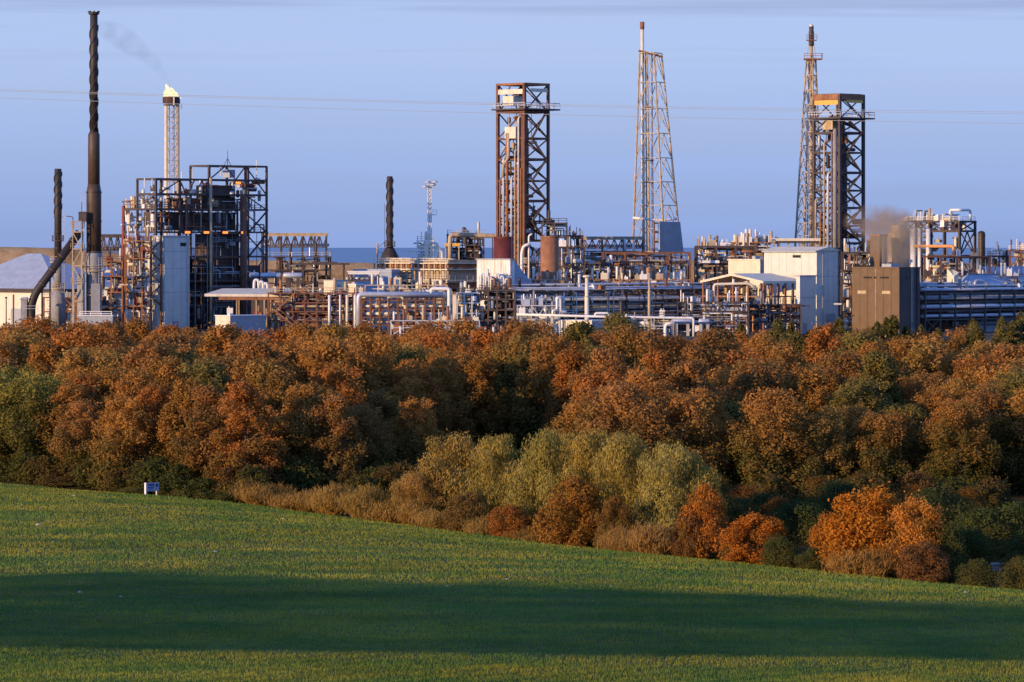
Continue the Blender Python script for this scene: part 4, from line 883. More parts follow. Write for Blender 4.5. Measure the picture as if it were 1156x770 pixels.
t.box('wall', 'white_cladding', 0, W, 0, D, 0, t.z(312)); t.box('roof', 'grey_box', -.15, W + .15, -.15, D + .15, t.z(312) + .003, t.z(310.8)); t.box('panel_joint', 'grey_box', -.03, W + .03, -.03, D + .03, t.z(336) - .06, t.z(336) + .06); t.box('door', 'grey_cladding', 1, 2.2, -.09, -.035, 0, 2.3)
t = T('process_hall', 'lower cream hall with a grey shaded end between the tan frame and the big hall', 'hall', 858, 945, 45)
W, D = t.x(877), t.y(824)
t.box('wall', 'cream_plain', 0, W, 0, D, 0, t.z(294)); t.box('end_wall', 'grey_cladding', .03, W - .03, -.06, -.003, .1, t.z(295)); t.box('roof', 'cream_plain', -.2, W + .2, -.2, D + .2, t.z(294) + .003, t.z(292.5)); t.box('vent', 'grey_box', W * .3, W * .6, D * .3, D * .4, t.z(292.5), t.z(289))  # end panel coloured grey to stand for the shaded side
# open sided gabled shed
t = T('open_shed', 'open sided shed with a low gabled roof in front of the cream halls', 'shed', 862, 912, 45)
W, D = t.x(906), t.y(797); ze, zr = t.z(320), t.z(311.5)
# the roof ridge runs along the local x axis
t.add('roof', MB().add([(-.6, -.4, ze), (W + .5, -.4, ze), (W + .5, D + .4, ze), (-.6, D + .4, ze), (-.6, D / 2, zr), (W + .5, D / 2, zr), (-.6, -.4, ze + .5), (W + .5, -.4, ze + .5), (W + .5, D + .4, ze + .5), (-.6, D + .4, ze + .5), (-.6, D / 2, zr + .5), (W + .5, D / 2, zr + .5)],
   [(0, 4, 5, 1), (4, 3, 2, 5), (6, 7, 11, 10), (10, 11, 8, 9), (0, 1, 7, 6), (2, 3, 9, 8), (1, 5, 11, 7), (5, 2, 8, 11), (4, 0, 6, 10), (3, 4, 10, 9)]), 'cream_plain')
for i in range(6):
    for y in (0, D): t.add('column', MB().beam((W * i / 5, y, 0), (W * i / 5, y, ze), .34), 'rust_steel')
for i in range(1, 4): t.add('column', MB().beam((0, D * i / 4, 0), (0, D * i / 4, lerp(ze, zr, 1 - abs(i - 2) / 2)), .34), 'rust_steel')
for p in (335, 349): t.add('rail_beam', MB().beam((0, 0, t.z(p)), (W, 0, t.z(p)), .3).beam((0, 0, t.z(p)), (0, D, t.z(p)), .3), 'rust_steel')
clutter(t, .5, W, .3, D - .3, .2, t.z(340), 26, ('rust_steel', 'orange_pipe', 'dark_steel', 'tan_steel', 'brown_steel'), 23, 'vhpde', .8)
clutter(t, .5, W, .3, D - .3, t.z(338), ze - .3, 20, ('tan_steel', 'cream_plain', 'dark_steel', 'rust_steel'), 24, 'vpd', .5)
t = T('header_pipe', 'thick white header pipe bending down in front of the open sided shed', 'pipe', 806, 905)
t.add('pipe', MB().path([t.p(806, 345), t.p(806, 321), t.p(846, 320), t.p(853, 326)], 1.5 * t.u, 12), 'cream_plain', smooth=True); t.add('branch', MB().path([t.p(828, 321), t.p(828, 315)], .25), 'white_paint')
equip_frame('equipment_rack', 'shadowed rack with a few white lights of pipe below the open sided shed', 846, 904, 893, (364, 354, 344), 'dark_steel', D=4, ncol=6, n=36, mats=('dark_steel', 'brown_steel', 'stack_grey', 'rust_steel'), seed=26, rail=False)

# slim flare derrick on the right
t, zb, zt, cn = derrick('flare_derrick', 'slim tapering flare derrick rising behind the amber topped tower', 1040, 66, 266, 910, 921, 898, 929, 'tan_steel', 13)
t.add('riser', MB().tube((t.x(915), .2, 0), (t.x(916), .2, t.z(44)), .4, n=10), 'tan_steel', smooth=True); t.add('riser', MB().tube((t.x(911), .6, 0), (t.x(913), .6, t.z(66)), .22, n=8), 'cream_plain', smooth=True)
t.add('top_platform', MB().box(t.x(907.5), t.x(928), -1.8, 1.8, t.z(67.5), t.z(66)).rail([t.p(907.5, 66, -1.7), t.p(928, 66, -1.7), t.p(928, 66, 1.7)], 1.2, .12), 'rust_steel')
t.add('flare_tip', MB().lathe([(.5, t.z(52)), (.68, t.z(50)), (.68, t.z(36)), (.55, t.z(34)), (.62, t.z(30))], 14, (t.x(916), .2, 0)), 'dark_steel', smooth=True)
t.add('tip_cap', MB().lathe([(.62, t.z(30.5)), (.4, t.z(27.5)), (.1, t.z(27))], 12, (t.x(916), .2, 0)), 'cream_plain', smooth=True)
t.add('tip_platform', MB().box(t.x(910.5), t.x(922), -1, 1, t.z(46), t.z(45)).rail([t.p(910.5, 45, -1), t.p(922, 45, -1)], 1.2, .12), 'rust_steel')
for px in (911, 921): t.add('tip_strut', MB().beam(t.p(px, 66), t.p(916 + (px - 916) * .3, 40), .14), 'tan_steel')

# hot exhaust stacks and their shimmering smoke
def vessel(name, label, px, Y, r_px, top, m, cat='vessel', dome=.5, group=None):
    t = T(name, label, cat, px, Y, 0, group); tank(t, r_px * t.u, t.z(top), m, dome=dome); t.add('ladder', MB().ladder((r_px * t.u * .3, -r_px * t.u - .12, 0), t.z(top), .45), 'galvanised'); return t
t = T('exhaust_stack', 'brown square exhaust stack behind the brown windowless block', 'exhaust stack', 993, 935, 45)
t.box('casing', 'brown_cladding', 0, t.x(1002), 0, t.y(983), 0, t.z(267)); t.box('rim', 'rust_steel', -.2, t.x(1002) + .2, -.2, t.y(983) + .2, t.z(267) + .003, t.z(264.5)); t.add('ladder', MB().ladder((1.2, -.15, 0), t.z(267), .45), 'galvanised')
t = T('exhaust_stack', 'taller beige exhaust stack right of the brown exhaust stack', 'exhaust stack', 1016, 940, 45)
t.box('casing', 'beige_casing', 0, t.x(1028), 0, t.y(1004), 0, t.z(262)); t.box('silencer', 'beige_casing', .4, t.x(1028) - .4, .4, t.y(1004) - .4, t.z(262) + .003, t.z(254)); t.add('ladder', MB().ladder((1.5, -.15, 0), t.z(262), .45), 'galvanised')
t = T('exhaust_stack', 'short dark exhaust stack left of the beige exhaust stack, nearest the square tower', 'exhaust stack', 984, 960, 45)
t.box('casing', 'dark_steel', 0, t.x(989), 0, t.y(979), 0, t.z(272)); t.box('rim', 'rust_steel', -.15, t.x(989) + .15, -.15, t.y(979) + .15, t.z(272) + .003, t.z(270)); t.box('damper', 'galvanised', .3, 1, -.3, -.003, t.z(285), t.z(280))
t = T('block_building', 'plain brown block building with a dark right side, front right of the plant', 'building', 1015, 893, 45)
W, D = t.x(1041), t.y(966)
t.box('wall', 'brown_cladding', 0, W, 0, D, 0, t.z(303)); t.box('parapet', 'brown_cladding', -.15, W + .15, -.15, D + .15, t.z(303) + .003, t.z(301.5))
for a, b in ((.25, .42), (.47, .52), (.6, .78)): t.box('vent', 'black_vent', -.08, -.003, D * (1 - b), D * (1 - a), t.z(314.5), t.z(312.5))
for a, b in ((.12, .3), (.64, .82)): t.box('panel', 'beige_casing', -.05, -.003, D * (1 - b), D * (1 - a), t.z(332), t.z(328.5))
t.box('shade_toned_side', 'dark_steel', .05, W - .05, -.06, -.003, .1, t.z(303.3)); t.box('vent', 'black_vent', W * .3, W * .36, -.08, -.003, t.z(315), t.z(313)); t.box('door', 'dark_steel', W * .5, W * .65, -.06, -.003, 0, 2.4)  # dark panel puts the shade of the right side into its colour
t.add('downpipe', MB().tube((W * .85, -.2, 0), (W * .85, -.2, t.z(303)), .12, n=6), 'dark_steel')
for k in range(1, 6): t.box('cladding_seam', 'beige_casing' if k == 3 else 'stack_brown', -.035, -.002, D * k / 6 - .05, D * k / 6 + .05, .1, t.z(303.4))
t.add('ladder', MB().ladder((W * .6, -.15, 0), t.z(302), .5), 'galvanised'); t.box('roof_plant', 'grey_box', W * .3, W * .7, D * .3, D * .5, t.z(301.5), t.z(298))
equip_frame('equipment_rack', 'narrow rack of dark ducts between the big hall and the brown block', 951, 967, 905, (352, 336, 320, 305), 'dark_steel', D=4, ncol=2, n=24, mats=('dark_steel', 'white_paint', 'galvanised', 'rust_steel'), seed=27, rail=False)
equip_frame('equipment_rack', 'rusty pipework low between the amber topped tower and the exhaust stacks', 952, 984, 955, (300, 285), 'dark_steel', D=5, ncol=3, n=24, mats=('dark_steel', 'tan_steel', 'rust_steel', 'galvanised'), seed=28, rail=False)

# structure on the right
t = T('process_structure', 'tall open frame with white columns and a white pipe hoop on its roof', 'steel frame', 1083, 985, 45)
W, D = t.x(1103), t.y(1027)
ys = [0, D * .28, D * .55, D * .8, D]
lv = [0] + [t.z(p) for p in (318, 289, 261, 250)]
steel_frame(t, [0, W], ys, lv, 'dark_steel', .45, .4, brw=.24,
    brace=[('x', 0, 0, W, t.z(289), t.z(261), 'A'), ('x', 0, 0, W, t.z(261), t.z(250), 'X'), ('x', 0, 0, W, t.z(318), t.z(289), 'X')] + [('y', 0, a, b, t.z(261), t.z(250), 'X') for a, b in zip(ys, ys[1:])] + [('y', W, ys[0], ys[1], t.z(289), t.z(261), 'X')],
    deck=[(-.3, W + .3, -.3, D + .3, t.z(p)) for p in (289, 250)], rails=[(0, W, 0, D, lv[-1])], rail_m='white_paint')
for px, r in ((1029, .45), (1037.5, .7), (1044, .4), (1053, .55)): t.add('white_column', MB().tube((-.7, t.y(px), 0), (-.7, t.y(px), t.z(258)), r, n=12), 'white_paint', smooth=True)
t.add('header_pipe', MB().path([(-.9, D, t.z(278)), (-.9, 1, t.z(278)), (-.9, 1, t.z(283))], .4, 9), 'orange_pipe', smooth=True)
t.add('hoop_pipe', MB().path([(-.2, t.y(1074), t.z(250)), (-.2, t.y(1074), t.z(237)), (0, 0, t.z(237)), (W * .7, 0, t.z(237)), (W * .7, 0, t.z(250))], .32, 8), 'white_paint', smooth=True)
clutter(t, -.3, 2, t.y(1075), D, t.z(250) + .2, t.z(236), 26, ('white_paint', 'tan_steel', 'cream_plain'), 29, 'vesps', .4, True)
clutter(t, 0, W, .5, D, t.z(261), t.z(252), 16, ('tan_steel', 'rust_steel', 'white_paint'), 30, 'vhde', .5)
clutter(t, .2, W, .5, D - 2, t.z(289) + .2, t.z(266), 14, ('tan_steel', 'rust_steel', 'dark_steel', 'cream_plain'), 36, 'vhep', .8)
clutter(t, .2, W, .5, D, .3, t.z(292), 18, ('dark_steel', 'brown_steel', 'galvanised'), 37, 'vhep', .9)
t = T('black_vessel', 'slim black upright vessel with a domed top right of the tall open frame', 'vessel', 1108, 975)
tank(t, 4.2 * t.u, t.z(264), 'stack_black', dome=.7); t.add('ladder', MB().ladder((-.5, -4.3 * t.u - .1, 0), t.z(264), .5), 'tan_steel')
equip_frame('process_structure', 'low rust brown frame in front of the tall open frame', 1044, 1117, 940, (322, 290), 'brown_steel', D=6, ncol=5, n=46, mats=('tan_steel', 'rust_steel', 'galvanised', 'cream_plain', 'dark_steel'), seed=31, cw=.42, rail=False, kinds='vhpde')
equip_frame('process_structure', 'small dark frame with a white hoop right of the black vessel', 1118, 1138, 965, (318, 304, 289), 'dark_steel', D=5, ncol=3, n=20, mats=('white_paint', 'dark_steel', 'brown_steel'), seed=32, rail=True)
t = T('pipe_hoop', 'white rectangular pipe hoop on the small dark frame', 'pipe', 1128, 966, z=Z_at(289, 965) + .05)
t.add('pipe', MB().path([t.p(1120, 289, 1), t.p(1120, 281.5, 1), t.p(1134, 281.5, 1), t.p(1134, 289, 1)], .3, 8), 'white_paint', smooth=True)
t.box('footing', 'galvanised', t.x(1119), t.x(1135), .7, 1.3, 0, .15)
equip_frame('process_structure', 'brown frame of tan pipework at the right edge of the plant', 1140, 1180, 960, (320, 304, 283), 'brown_steel', D=6, ncol=4, n=36, mats=('tan_steel', 'cream_plain', 'rust_steel', 'white_paint'), seed=33, cw=.42)
t = T('hooded_vent', 'cream hooded vent standing in front of the low rust brown frame', 'vent', 1077, 918, 45)
W, D = t.x(1083), t.y(1070)
t.add('hood', MB().add([(0, 0, 0), (W, 0, 0), (W, D, 0), (0, D, 0), (0, 0, t.z(312)), (W, 0, t.z(308)), (W, D, t.z(303)), (0, D, t.z(303))], [(3, 2, 1, 0), (4, 5, 6, 7), (0, 1, 5, 4), (1, 2, 6, 5), (2, 3, 7, 6), (3, 0, 4, 7)]), 'cream_plain'); t.box('lip', 'tan_steel', -.2, W + .2, D * .5, D + .2, t.z(303) + .003, t.z(301.5))
t.box('grille', 'black_vent', -.06, -.003, D * .2, D * .8, 1, 4)
t = T('storage_shed', 'low grey roofed shed with a cream end at the right of the plant', 'shed', 1096, 920, 45)
W, D = t.x(1185), t.y(1076); ze, zr = t.z(322), t.z(309.5)
t.box('wall', 'grey_box', 0, W, 0, D, 0, ze)
t.add('roof', MB().add([(-.4, -.4, ze + .003), (W + .4, -.4, ze + .003), (W + .4, D + .4, ze + .003), (-.4, D + .4, ze + .003), (2.5, D / 2, zr), (W + .4, D / 2, zr)], [(0, 1, 5, 4), (1, 2, 5), (2, 3, 4, 5), (3, 0, 4), (3, 2, 1, 0)]), 'blue_grey_roof')
t.box('ridge_cap', 'grey_box', 2.4, W + .4, D / 2 - .3, D / 2 + .3, zr - .08, zr + .08); t.box('door', 'grey_cladding', -.06, -.003, 1, 3, 0, 3)
t = T('storage_shed', 'pale roofed shed in the right corner behind the grey roofed shed', 'shed', 1117, 945, 45)
W, D = t.x(1200), t.y(1097); t.box('wall', 'cream_plain', 0, W, 0, D, 0, t.z(308)); t.add('roof', MB().add([(-.4, -.4, t.z(308) + .003), (W, -.4, t.z(308) + .003), (W, D + .4, t.z(308) + .003), (-.4, D + .4, t.z(308) + .003), (-.4, D / 2, t.z(301)), (W, D / 2, t.z(301))], [(0, 1, 5, 4), (1, 2, 5), (2, 3, 4, 5), (3, 0, 4), (3, 2, 1, 0)]), 'blue_grey_roof'); t.box('door', 'grey_cladding', -.06, -.003, 1, 3, 0, 3)
t = T('pipe_rack', 'dark blue pipe rack running out of the picture right of the brown block', 'pipe rack', 1044, 904, 45)
pipe_rack(t, 0, 52, 6, [t.z(360), t.z(350), t.z(340), t.z(330)], 5.2, 'dark_steel',
    [(3, .4, .35, 'alu_cladding'), (3, 1.7, .3, 'stack_grey'), (3, 3, .35, 'alu_cladding'), (3, 4.5, .4, 'white_paint'), (2, .4, .35, 'stack_grey'), (2, 2, .5, 'alu_cladding'), (2, 4, .4, 'stack_grey'), (1, .3, .5, 'alu_cladding'), (1, 1.8, .4, 'dark_steel'), (1, 4, .4, 'alu_cladding'), (0, .5, .4, 'alu_cladding'), (0, 3, .5, 'dark_steel')], .4, 3, 34)
t.add('insulated_pipe', MB().tube((-1, 1.8, t.z(323)), (53, 1.8, t.z(323)), .28, n=12), 'alu_cladding', smooth=True); t.add('insulated_pipe', MB().tube((-1, 4.4, t.z(320.5)), (53, 4.4, t.z(320.5)), .3, n=12), 'alu_cladding', smooth=True)
clutter(t, 1, 50, .5, 5.5, .2, t.z(345), 24, ('dark_steel', 'stack_grey', 'dark_steel', 'brown_steel'), 38, 'vhdett', .8)
clutter(t, 0, 52, -.3, 6, t.z(330) + .4, t.z(317), 50, ('dark_steel', 'tan_steel', 'white_paint', 'stack_grey', 'galvanised'), 63, 'vesttt', .35, True)
t = T('cable_gallery', 'dark enclosed gallery behind the right hand pipe rack', 'gallery', 1047, 914, 45)
t.box('wall', 'dark_steel', 2, 54, 4, 8, 0, t.z(331)); t.box('roof', 'stack_grey', 1.8, 54.2, 3.8, 8.2, t.z(331) + .003, t.z(330)); t.box('louvre', 'black_vent', 6, 20, 3.9, 3.997, 2, t.z(342))
# overhead power lines
for i, (a, b, lab) in enumerate((((0, 101), (1156, 126.5), 'topmost thin power line crossing the sky above the plant'), ((0, 102.6), (1156, 128.6), 'pale power line close beneath the topmost one'), ((0, 110.5), (1156, 139.5), 'lowest thin power line, crossing the sky below the close pair'))):
    Y = 600 + i * 1.2; s = Y / F; pts = []
    for k in range(41):
        q = -1.2 + 3.4 * k / 40; px = a[0] + (b[0] - a[0]) * q; py = a[1] + (b[1] - a[1]) * q + 3.2 * (1 - (2 * q - 1) ** 2)
        pts.append((X_at(px, Y), 0, Z_at(py, Y) - 30))
    o = MB().sweep(pts, .034 if i != 1 else .03, 5).build('power_line', 'wire_metal'); o.location = (0, Y, 30); tag(o, lab, 'power line', 'power lines')
# ================================================================== GROUND, FIELD, SEA
EDGE = [(-140, 470), (-60, 372), (-43, 351), (-22.8, 327), (-9.5, 302), (1.3, 282), (12.5, 266), (22.4, 251), (29.6, 242), (60, 212), (140, 150)]
EX = np.array([e[0] for e in EDGE]); EY = np.array([e[1] for e in EDGE])
def edge_y(x): return np.interp(x, EX, EY)
def vnoise(x, y, s, seed):
    """smooth value noise on arrays"""
    x = np.asarray(x, float) / s; y = np.asarray(y, float) / s
    xi = np.floor(x).astype(np.int64); yi = np.floor(y).astype(np.int64); fx = x - xi; fy = y - yi
    fx = fx * fx * (3 - 2 * fx); fy = fy * fy * (3 - 2 * fy)
    def h(a, b):
        n = (a * 374761393 + b * 668265263 + seed * 974711) & 0x7fffffff
        n = ((n ^ (n >> 13)) * 1274126177) & 0x7fffffff
        return ((n ^ (n >> 16)) & 0xffff) / 65535.0
    return (h(xi, yi) * (1 - fx) + h(xi + 1, yi) * fx) * (1 - fy) + (h(xi, yi + 1) * (1 - fx) + h(xi + 1, yi + 1) * fx) * fy
def field_z(x, y):
    d = np.maximum(0, (edge_y(x) - y) * .62)
    z = -1.0 + 1.3 * (1 - np.exp(-d / 17.0))
    up = np.clip((150 - y) / 150, 0, None)
    return z + np.where(up > 0, up * 16.2 - np.exp(-up * 6) * 0, 0) + .10 * (vnoise(x, y, 9, 3) - .5)
def ground_z(x, y):
    z = np.interp(y, [-400, 0, 150, 340, 450, 620, 900, 1350, 1490, 1528, 1600, 1640, 1700], [16, 16, -2, -1.1, .6, 0, 0, 0, 1, 13.4, 11, 6, -8])
    dune = np.clip(1 - np.abs(y - 1530) / 110, 0, 1)
    z = z + dune * (5.5 * np.clip((-110 - x) / 60, 0, 1) + 3.2 * (vnoise(x, y, 45, 5) - .5) + 1.4 * (vnoise(x, y, 14, 6) - .5))
    infield = y < edge_y(x) + 1
    return np.where(infield, np.minimum(z, field_z(x, y) - .5), z)
def grid_mesh(name, xs, ys, zf, m, smooth=True):
    Xg, Yg = np.meshgrid(xs, ys); Zg = zf(Xg, Yg); nx, ny = len(xs), len(ys)
    v = np.stack([Xg.ravel(), Yg.ravel(), Zg.ravel()], 1)
    i = np.arange(nx * ny).reshape(ny, nx); f = np.stack([i[:-1, :-1], i[:-1, 1:], i[1:, 1:], i[1:, :-1]], -1).reshape(-1, 4)
    return np_mesh(name, v, f, m, smooth)
def np_mesh(name, v, f, m, smooth=False, attrs=None):
    me = bpy.data.meshes.new(name); k = f.shape[1]
    me.vertices.add(len(v)); me.vertices.foreach_set('co', np.ascontiguousarray(v, np.float32).ravel())
    me.loops.add(f.size); me.loops.foreach_set('vertex_index', np.ascontiguousarray(f, np.int32).ravel())
    me.polygons.add(len(f)); me.polygons.foreach_set('loop_start', np.arange(0, f.size, k, dtype=np.int32)); me.polygons.foreach_set('loop_total', np.full(len(f), k, np.int32))
    if smooth: me.polygons.foreach_set('use_smooth', np.ones(len(f), bool))
    me.materials.append(m)
    if attrs is not None:
        a = me.color_attributes.new('tint', 'FLOAT_COLOR', 'POINT'); a.data.foreach_set('color', np.ascontiguousarray(attrs, np.float32).ravel())
    me.update(calc_edges=True); me.validate()
    return me
def link(name, me, parent=None):
    o = bpy.data.objects.new(name, me); COL.objects.link(o); o.parent = parent; return o

def nodes_mat(name):
    m = bpy.data.materials.new(name); m.use_nodes = True; return m, m.node_tree.nodes, m.node_tree.links, m.node_tree.nodes['Principled BSDF']
def ramp(n, l, fac, stops):
    cr = n.new('ShaderNodeValToRGB'); el = cr.color_ramp.elements
    while len(el) < len(stops): el.new(.5)
    for e, (p, c) in zip(el, stops): e.position = p; e.color = (*c, 1)
    l.new(fac, cr.inputs[0]); return cr.outputs[0]
def noise(n, l, scale, detail=6, rough=.6, mapping=None):
    tc = n.new('ShaderNodeTexCoord'); no = n.new('ShaderNodeTexNoise'); no.inputs['Scale'].default_value = scale; no.inputs['Detail'].default_value = detail; no.inputs['Roughness'].default_value = rough
    if mapping:
        mp = n.new('ShaderNodeMapping'); mp.inputs['Scale'].default_value = mapping; l.new(tc.outputs['Object'], mp.inputs['Vector']); l.new(mp.outputs[0], no.inputs['Vector'])
    else: l.new(tc.outputs['Object'], no.inputs['Vector'])
    return no.outputs['Fac']
# woodland floor, plant yard and dunes on the one ground sheet
gm, n, l, b = nodes_mat('ground_mix'); b.inputs['Roughness'].default_value = .95; b.inputs['Specular IOR Level'].default_value = .03
tc = n.new('ShaderNodeTexCoord'); sx = n.new('ShaderNodeSeparateXYZ'); l.new(tc.outputs['Object'], sx.inputs[0])
wood = ramp(n, l, noise(n, l, .35), [(.3, (.035, .027, .012)), (.7, (.07, .055, .02))])
yard = ramp(n, l, noise(n, l, .12), [(.35, (.07, .06, .05)), (.65, (.15, .125, .10))])
dune = ramp(n, l, noise(n, l, .06, 10, .75, (1, .3, 1)), [(.36, (.26, .14, .055)), (.5, (.50, .28, .115)), (.62, (.62, .40, .19))])
def mask(a, bb):
    mr = n.new('ShaderNodeMapRange'); mr.inputs[1].default_value = a; mr.inputs[2].default_value = bb; l.new(sx.outputs[1], mr.inputs[0]); return mr.outputs[0]
m1 = n.new('ShaderNodeMix'); m1.data_type = 'RGBA'; l.new(mask(590, 640), m1.inputs[0]); l.new(wood, m1.inputs[6]); l.new(yard, m1.inputs[7])
m2 = n.new('ShaderNodeMix'); m2.data_type = 'RGBA'; l.new(mask(1330, 1380), m2.inputs[0]); l.new(m1.outputs[2], m2.inputs[6]); l.new(dune, m2.inputs[7])
l.new(m2.outputs[2], b.inputs['Base Color'])
bp = n.new('ShaderNodeBump'); bp.inputs['Distance'].default_value = .6; bp.inputs['Strength'].default_value = .5; l.new(noise(n, l, .5, 8, .7), bp.inputs['Height']); l.new(bp.outputs[0], b.inputs['Normal'])
xs = np.unique(np.concatenate([np.linspace(-3000, -240, 24), np.arange(-240, 241, 6), np.linspace(240, 3000, 24)]))
ys = np.unique(np.concatenate([np.linspace(-400, 130, 20), np.arange(130, 460, 6), np.linspace(460, 1300, 30), np.arange(1300, 1701, 8)]))
tag(link('ground', grid_mesh('ground', xs, ys, ground_z, gm)), kind='structure')
# sea
sm, n, l, b = nodes_mat('sea_water'); b.inputs['Base Color'].default_value = (.06, .10, .17, 1); b.inputs['Roughness'].default_value = .35
bp = n.new('ShaderNodeBump'); bp.inputs['Distance'].default_value = .5; bp.inputs['Strength'].default_value = .6; l.new(noise(n, l, .05, 6, .6), bp.inputs['Height']); l.new(bp.outputs[0], b.inputs['Normal'])
tag(link('sea', grid_mesh('sea', np.linspace(-12000, 12000, 5), np.array([1650., 8000, 60000]), lambda x, y: x * 0 - 3.0, sm)), kind='structure')
# field soil sheet
fm, n, l, b = nodes_mat('field_soil'); b.inputs['Roughness'].default_value = .95; b.inputs['Specular IOR Level'].default_value = .03
c1 = ramp(n, l, noise(n, l, 1.3, 8, .7), [(.36, (.115, .08, .042)), (.5, (.11, .125, .045)), (.66, (.12, .165, .05))])
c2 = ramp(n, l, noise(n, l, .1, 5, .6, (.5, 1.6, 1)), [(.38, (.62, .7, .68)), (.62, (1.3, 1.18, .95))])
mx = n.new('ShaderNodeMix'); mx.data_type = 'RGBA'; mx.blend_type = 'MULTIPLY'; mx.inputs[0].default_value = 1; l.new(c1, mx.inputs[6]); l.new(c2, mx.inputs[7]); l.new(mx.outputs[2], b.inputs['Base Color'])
bp = n.new('ShaderNodeBump'); bp.inputs['Distance'].default_value = .06; bp.inputs['Strength'].default_value = .8; l.new(noise(n, l, 6, 5, .7), bp.inputs['Height']); l.new(bp.outputs[0], b.inputs['Normal'])
fx = np.unique(np.concatenate([np.linspace(-140, -70, 12), np.arange(-70, 71, 2.0), np.linspace(70, 140, 12)])); fq = np.concatenate([np.linspace(-60, 150, 12), np.linspace(155, 1000, 90)])
Xg, Q = np.meshgrid(fx, np.linspace(0, 1, 150)); Yg = -60 + (edge_y(Xg) + 60) * Q ** .8; Zg = field_z(Xg, Yg)
i = np.arange(Xg.size).reshape(Xg.shape); ff = np.stack([i[:-1, :-1], i[:-1, 1:], i[1:, 1:], i[1:, :-1]], -1).reshape(-1, 4)
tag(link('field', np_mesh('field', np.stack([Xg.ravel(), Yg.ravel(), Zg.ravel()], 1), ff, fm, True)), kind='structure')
# leaf material shared by grass, trees and bushes: object colour mixed towards a second tone by the per-leaf tint
def leaf_mat(name, second, translucent=.25, use_obj=True, first=(.08, .12, .03)):
    m = bpy.data.materials.new(name); m.use_nodes = True; nt = m.node_tree; n = nt.nodes; l = nt.links; n.remove(n['Principled BSDF'])
    at = n.new('ShaderNodeAttribute'); at.attribute_name = 'tint'; sp = n.new('ShaderNodeSeparateColor'); l.new(at.outputs['Color'], sp.inputs[0])
    mx = n.new('ShaderNodeMix'); mx.data_type = 'RGBA'; l.new(sp.outputs[0], mx.inputs[0])
    if use_obj: oi = n.new('ShaderNodeObjectInfo'); l.new(oi.outputs['Color'], mx.inputs[6])
    else: mx.inputs[6].default_value = (*first, 1)
    mx.inputs[7].default_value = (*second, 1)
    mr = n.new('ShaderNodeMapRange'); mr.inputs[3].default_value = .68; mr.inputs[4].default_value = 1.32; l.new(sp.outputs[1], mr.inputs[0])
    mu = n.new('ShaderNodeMix'); mu.data_type = 'RGBA'; mu.blend_type = 'MULTIPLY'; mu.inputs[0].default_value = 1; l.new(mx.outputs[2], mu.inputs[6]); l.new(mr.outputs[0], mu.inputs[7])
    d = n.new('ShaderNodeBsdfDiffuse'); t_ = n.new('ShaderNodeBsdfTranslucent'); l.new(mu.outputs[2], d.inputs[0]); l.new(mu.outputs[2], t_.inputs[0])
    ms = n.new('ShaderNodeMixShader'); ms.inputs[0].default_value = translucent; l.new(d.outputs[0], ms.inputs[1]); l.new(t_.outputs[0], ms.inputs[2]); l.new(ms.outputs[0], n['Material Output'].inputs[0])
    return m
LEAF = leaf_mat('autumn_leaves', (.125, .115, .032), .35)
GRASS = leaf_mat('grass_blades', (.45, .37, .055), .35, False, (.115, .21, .045))
# grass blades over the visible field
def grass(n_try):
    y = 176 + (356 - 176) * RNG.random(n_try) ** 1.5; x = (RNG.random(n_try) * 2 - 1) * (.1235 * y + 5)
    ok = y < edge_y(x) - .1; x, y = x[ok], y[ok]
    pt = vnoise(x, y, 3.2, 11) * .5 + vnoise(x, y * 2, 12, 12) * .5 ; thin = vnoise(x, y, 1.1, 13)
    keep = RNG.random(len(x)) < np.clip(.35 + 1.1 * (thin * .6 + pt * .4), .15, 1); x, y, pt, thin = x[keep], y[keep], pt[keep], thin[keep]
    N = len(x); z = field_z(x, y) - .01
    a = RNG.random(N) * 2 * np.pi; h = (.07 + .10 * RNG.random(N)) * (.75 + .5 * pt); w = .016 + .016 * RNG.random(N); w = w * (1 + (y - 176) / 180)
    ln = (RNG.random(N) - .2) * .09; a2 = a + 1.57 + RNG.normal(0, .4, N)
    v = np.empty((N, 3, 3)); ca, sa = np.cos(a) * w, np.sin(a) * w
    v[:, 0] = np.stack([x - ca, y - sa, z], 1); v[:, 1] = np.stack([x + ca, y + sa, z], 1)
    v[:, 2] = np.stack([x + np.cos(a2) * ln, y + np.sin(a2) * ln, z + h], 1)
    c = np.ones((N, 3, 4)); yel = np.clip(.30 + .9 * (vnoise(x, y * 1.6, 5, 21) - .45) + .5 * (vnoise(x, y, .7, 22) - .5), 0, 1)
    c[:, :, 0] = np.clip(yel * .85 + .12 * (RNG.random(N) - .5), 0, 1)[:, None]; c[:, :, 1] = np.clip(.5 + .35 * (RNG.random(N) - .5) + .5 * (vnoise(x, y * 1.5, 7, 23) - .5), 0, 1)[:, None]
    return np_mesh('grass', v.reshape(-1, 3), np.arange(N * 3).reshape(N, 3), GRASS, False, c.reshape(-1, 4))
tag(link('grass', grass(620000)), kind='stuff')

